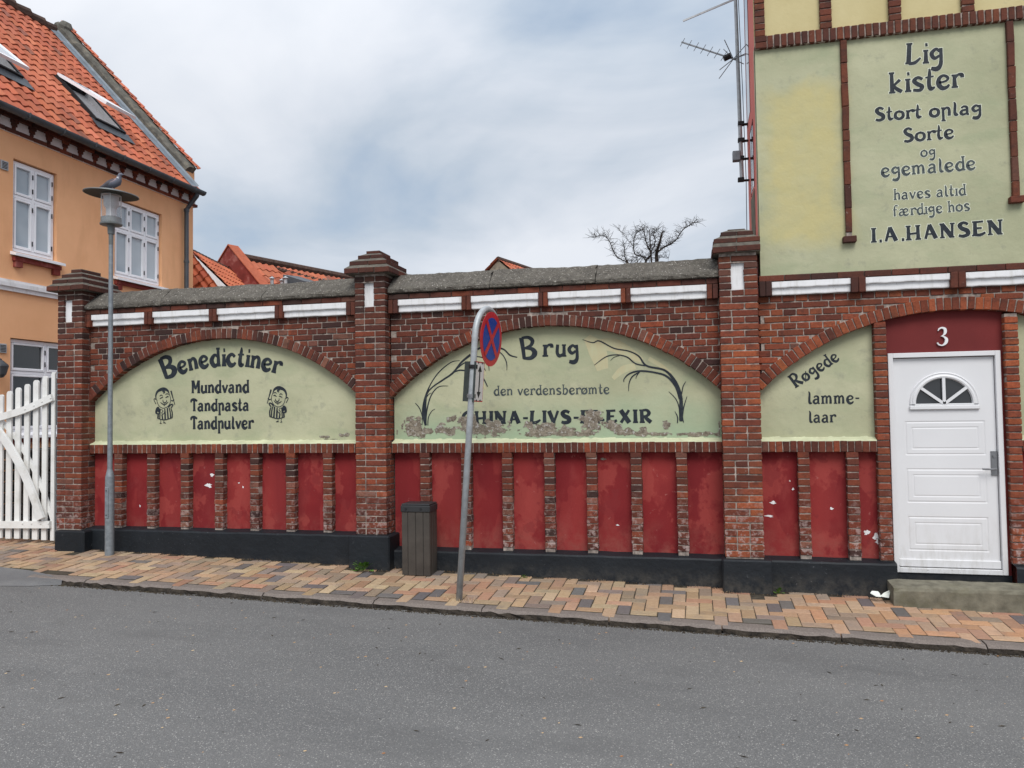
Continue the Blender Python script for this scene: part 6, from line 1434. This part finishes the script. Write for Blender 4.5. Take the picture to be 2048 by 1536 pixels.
lf2 = (lf-dn*lf.dot(dn)).normalized()
tiled_roof(HT, q1+lf2*1.9+Vector((0, -.03, 0)), -lf2, -dn, 1.9, (q1-q0).length, .155, .2, 0, seed=9, pal=[((.46, .13, .065), 3), ((.40, .11, .06), 2)])
m_ = MB(); hp = A3d(388, 553, 7.9); m_.add([hp, hp+Vector((.16, -.05, -.1)), hp+Vector((.14, -.05, -.16)), hp+Vector((-.05, 0, -.08)), hp+Vector((-.05, .0, -.25))], [(0, 1, 2, 3), (3, 2, 4)]); m_.build('hood', M['orange_tile'], HT)
# roof running right from the red gable, with dormer and vents
HR = empty('far_house', (-7, 13, 0), 'far long tiled roof with dark dormer and vent cowls right of the red gable', 'house')
g0, g1 = A3d(492, 524, 13.4), A3d(668, 572, 13.4); h0, h1 = A3d(492, 600, 11.6), A3d(690, 640, 11.6)
m_ = MB(); m_.add([h0, h1, g1, g0], [(0, 1, 2, 3)]); m_.build('roof_deck', M['orange_tile'], HR)
gu = g1-g0; gv = g0-h0; gv2 = gv-gu*(gv.dot(gu)/gu.dot(gu)); tiled_roof(HR, h0+Vector((0, 0, .03)), gu, gv2, gu.length*1.05, gv2.length, .24, .32, 0, seed=12)
m_ = MB()
for k in range(26): m_.tube([g0.lerp(g1, k/26)+Vector((0, 0, .03)), g0.lerp(g1, (k+1.1)/26)+Vector((0, 0, .05))], [.05, .07], 8)
m_.build('ridge_tiles', M['ridge'], HR)
m_ = MB(); D0, D1 = A3d(566, 549, 12.3), A3d(612, 563, 12.3); m_.add([D0, D1, D1+Vector((0, 0, -.5)), D0+Vector((0, 0, -.5)), D0+Vector((0, .9, .1)), D1+Vector((0, .9, .1))], [(0, 1, 2, 3), (0, 4, 5, 1)]); m_.build('dormer', M['zinc'], HR)
for (a_, b_) in ((544, 556), (564, 560), (571, 555)):
    c3 = A3d(a_, b_, 12.0); m_ = MB(); m_.lathe([(.05, -.3), (.05, -.02), (.095, -.02), (0, .05)], c3, 10); m_.build('vent_cowl', M['galv_light'], HR)
cst = A3d(650, 561, 14.2); m_ = MB(); m_.lathe([(.16, -.6), (.15, .0), (.10, .05), (0, .06)], cst, 9); m_.build('chimney_pot', M['parapet'], HR)
# little gable far off
pk = A3d(996, 519, 22.0); gable_house('far_house', 'small distant stone gable with orange tiles just above the middle of the coping', (pk.x, 22.0), 3.4, pk.z-2.9, pk.z-.05, 7, R(-16), M['stone'], 31)
# bare pollarded tree
TX, TY = A3d(1300, 560, 9.0).x, 9.0
TR = empty('pollarded_tree', (TX, TY, 0), 'bare pollarded fruit tree with twiggy limbs behind the coping', 'tree')
rg = random.Random(17)
zt_ = lambda x, y: Vector((*(lambda w_: (w_[0], 9.0, w_[1]))(W(1150+x/7.314, 430+y/7.314, 9.0)),))
crotch = zt_(1150, 1050)
m_ = MB(); m_.tube([(TX, TY, -.3), (TX+.05, TY, 1.6), tuple(crotch)], [.13, .10, .07], 10); m_.build('trunk', M['bark'], TR)
limbs = [([(1150, 1000), (900, 800), (770, 700), (600, 600), (530, 450), (460, 330), (380, 300), (255, 330)], 9), ([(1150, 1000), (1035, 690), (990, 595), (860, 540), (855, 330), (900, 230), (940, 205)], 10), ([(1150, 1000), (1040, 690), (1110, 560), (1050, 420), (1010, 270), (975, 155)], 13),
         ([(1150, 1000), (1110, 600), (1110, 450), (1090, 240)], 11), ([(1180, 1000), (1190, 660), (1200, 500), (1250, 330), (1285, 215)], 26), ([(1200, 560), (1300, 480), (1400, 440), (1480, 380), (1580, 240), (1700, 160), (1790, 125)], 11),
         ([(900, 900), (760, 690), (730, 560), (715, 430)], 9), ([(900, 900), (900, 690), (905, 580)], 6), ([(860, 470), (800, 380), (700, 260), (625, 175)], 4), ([(1210, 620), (1270, 595), (1370, 600)], 5), ([(1110, 560), (1180, 420), (1160, 310), (1200, 230)], 7)]
for L, w_ in limbs:
    off = rg.uniform(-.25, .25); P_ = []
    raw = smooth_pts([(*zt_(a_, b_), 0)[:3] for a_, b_ in L], 5); n_ = len(raw)
    P_ = [Vector((p[0]+rg.uniform(-.01, .01), p[1]+off*min(1, i/n_*2), p[2]+rg.uniform(-.01, .01))) for i, p in enumerate(raw)]
    m_ = MB(); m_.tube(P_, [max(.005, w_*.0019*(1-.75*i/n_)) for i in range(n_)], 7); lb = m_.build('limb', M['bark'], TR)
    m_ = MB()
    for i in range(2, n_):
        for _ in range(4 if w_ > 5 else 2):
            p = P_[i]; d = Vector((rg.uniform(-1, 1), rg.uniform(-1, 1), rg.uniform(-.35, 1))).normalized(); l_ = rg.uniform(.06, .26); kx = p+d*l_*.5+Vector((rg.uniform(-.02, .02), 0, rg.uniform(0, .03))); e_ = p+d*l_+Vector((rg.uniform(-.04, .04), 0, rg.uniform(-.02, .05)))
            m_.tube([p, kx, e_], [.004, .003, .002], 4, False)
            if rg.random() < .6: m_.tube([kx, kx+Vector((rg.uniform(-.08, .08), rg.uniform(-.05, .05), rg.uniform(-.03, .1)))], [.004, .002], 4, False)
    m_.build('twigs', M['bark'], lb)

# dark twigs and old gum spots on the road
rg = random.Random(41); m_ = MB()
for _ in range(170):
    x, y = rg.uniform(-6.5, 4), rg.uniform(-5.5, -1.4); z = road(x, y)+.002; a = rg.uniform(0, 3.14); l_ = rg.uniform(.008, .03); dx, dy = math.cos(a)*l_, math.sin(a)*l_
    m_.add([(x-dx, y-dy, z), (x-dy*.25, y+dx*.25, z+.002), (x+dx, y+dy, z), (x+dy*.25, y-dx*.25, z+.001)], [(0, 1, 2, 3)])
tag(m_.build('road_specks', M['earth']), 'dark twig scraps and dirt specks scattered over the asphalt', 'scraps', kind='stuff')
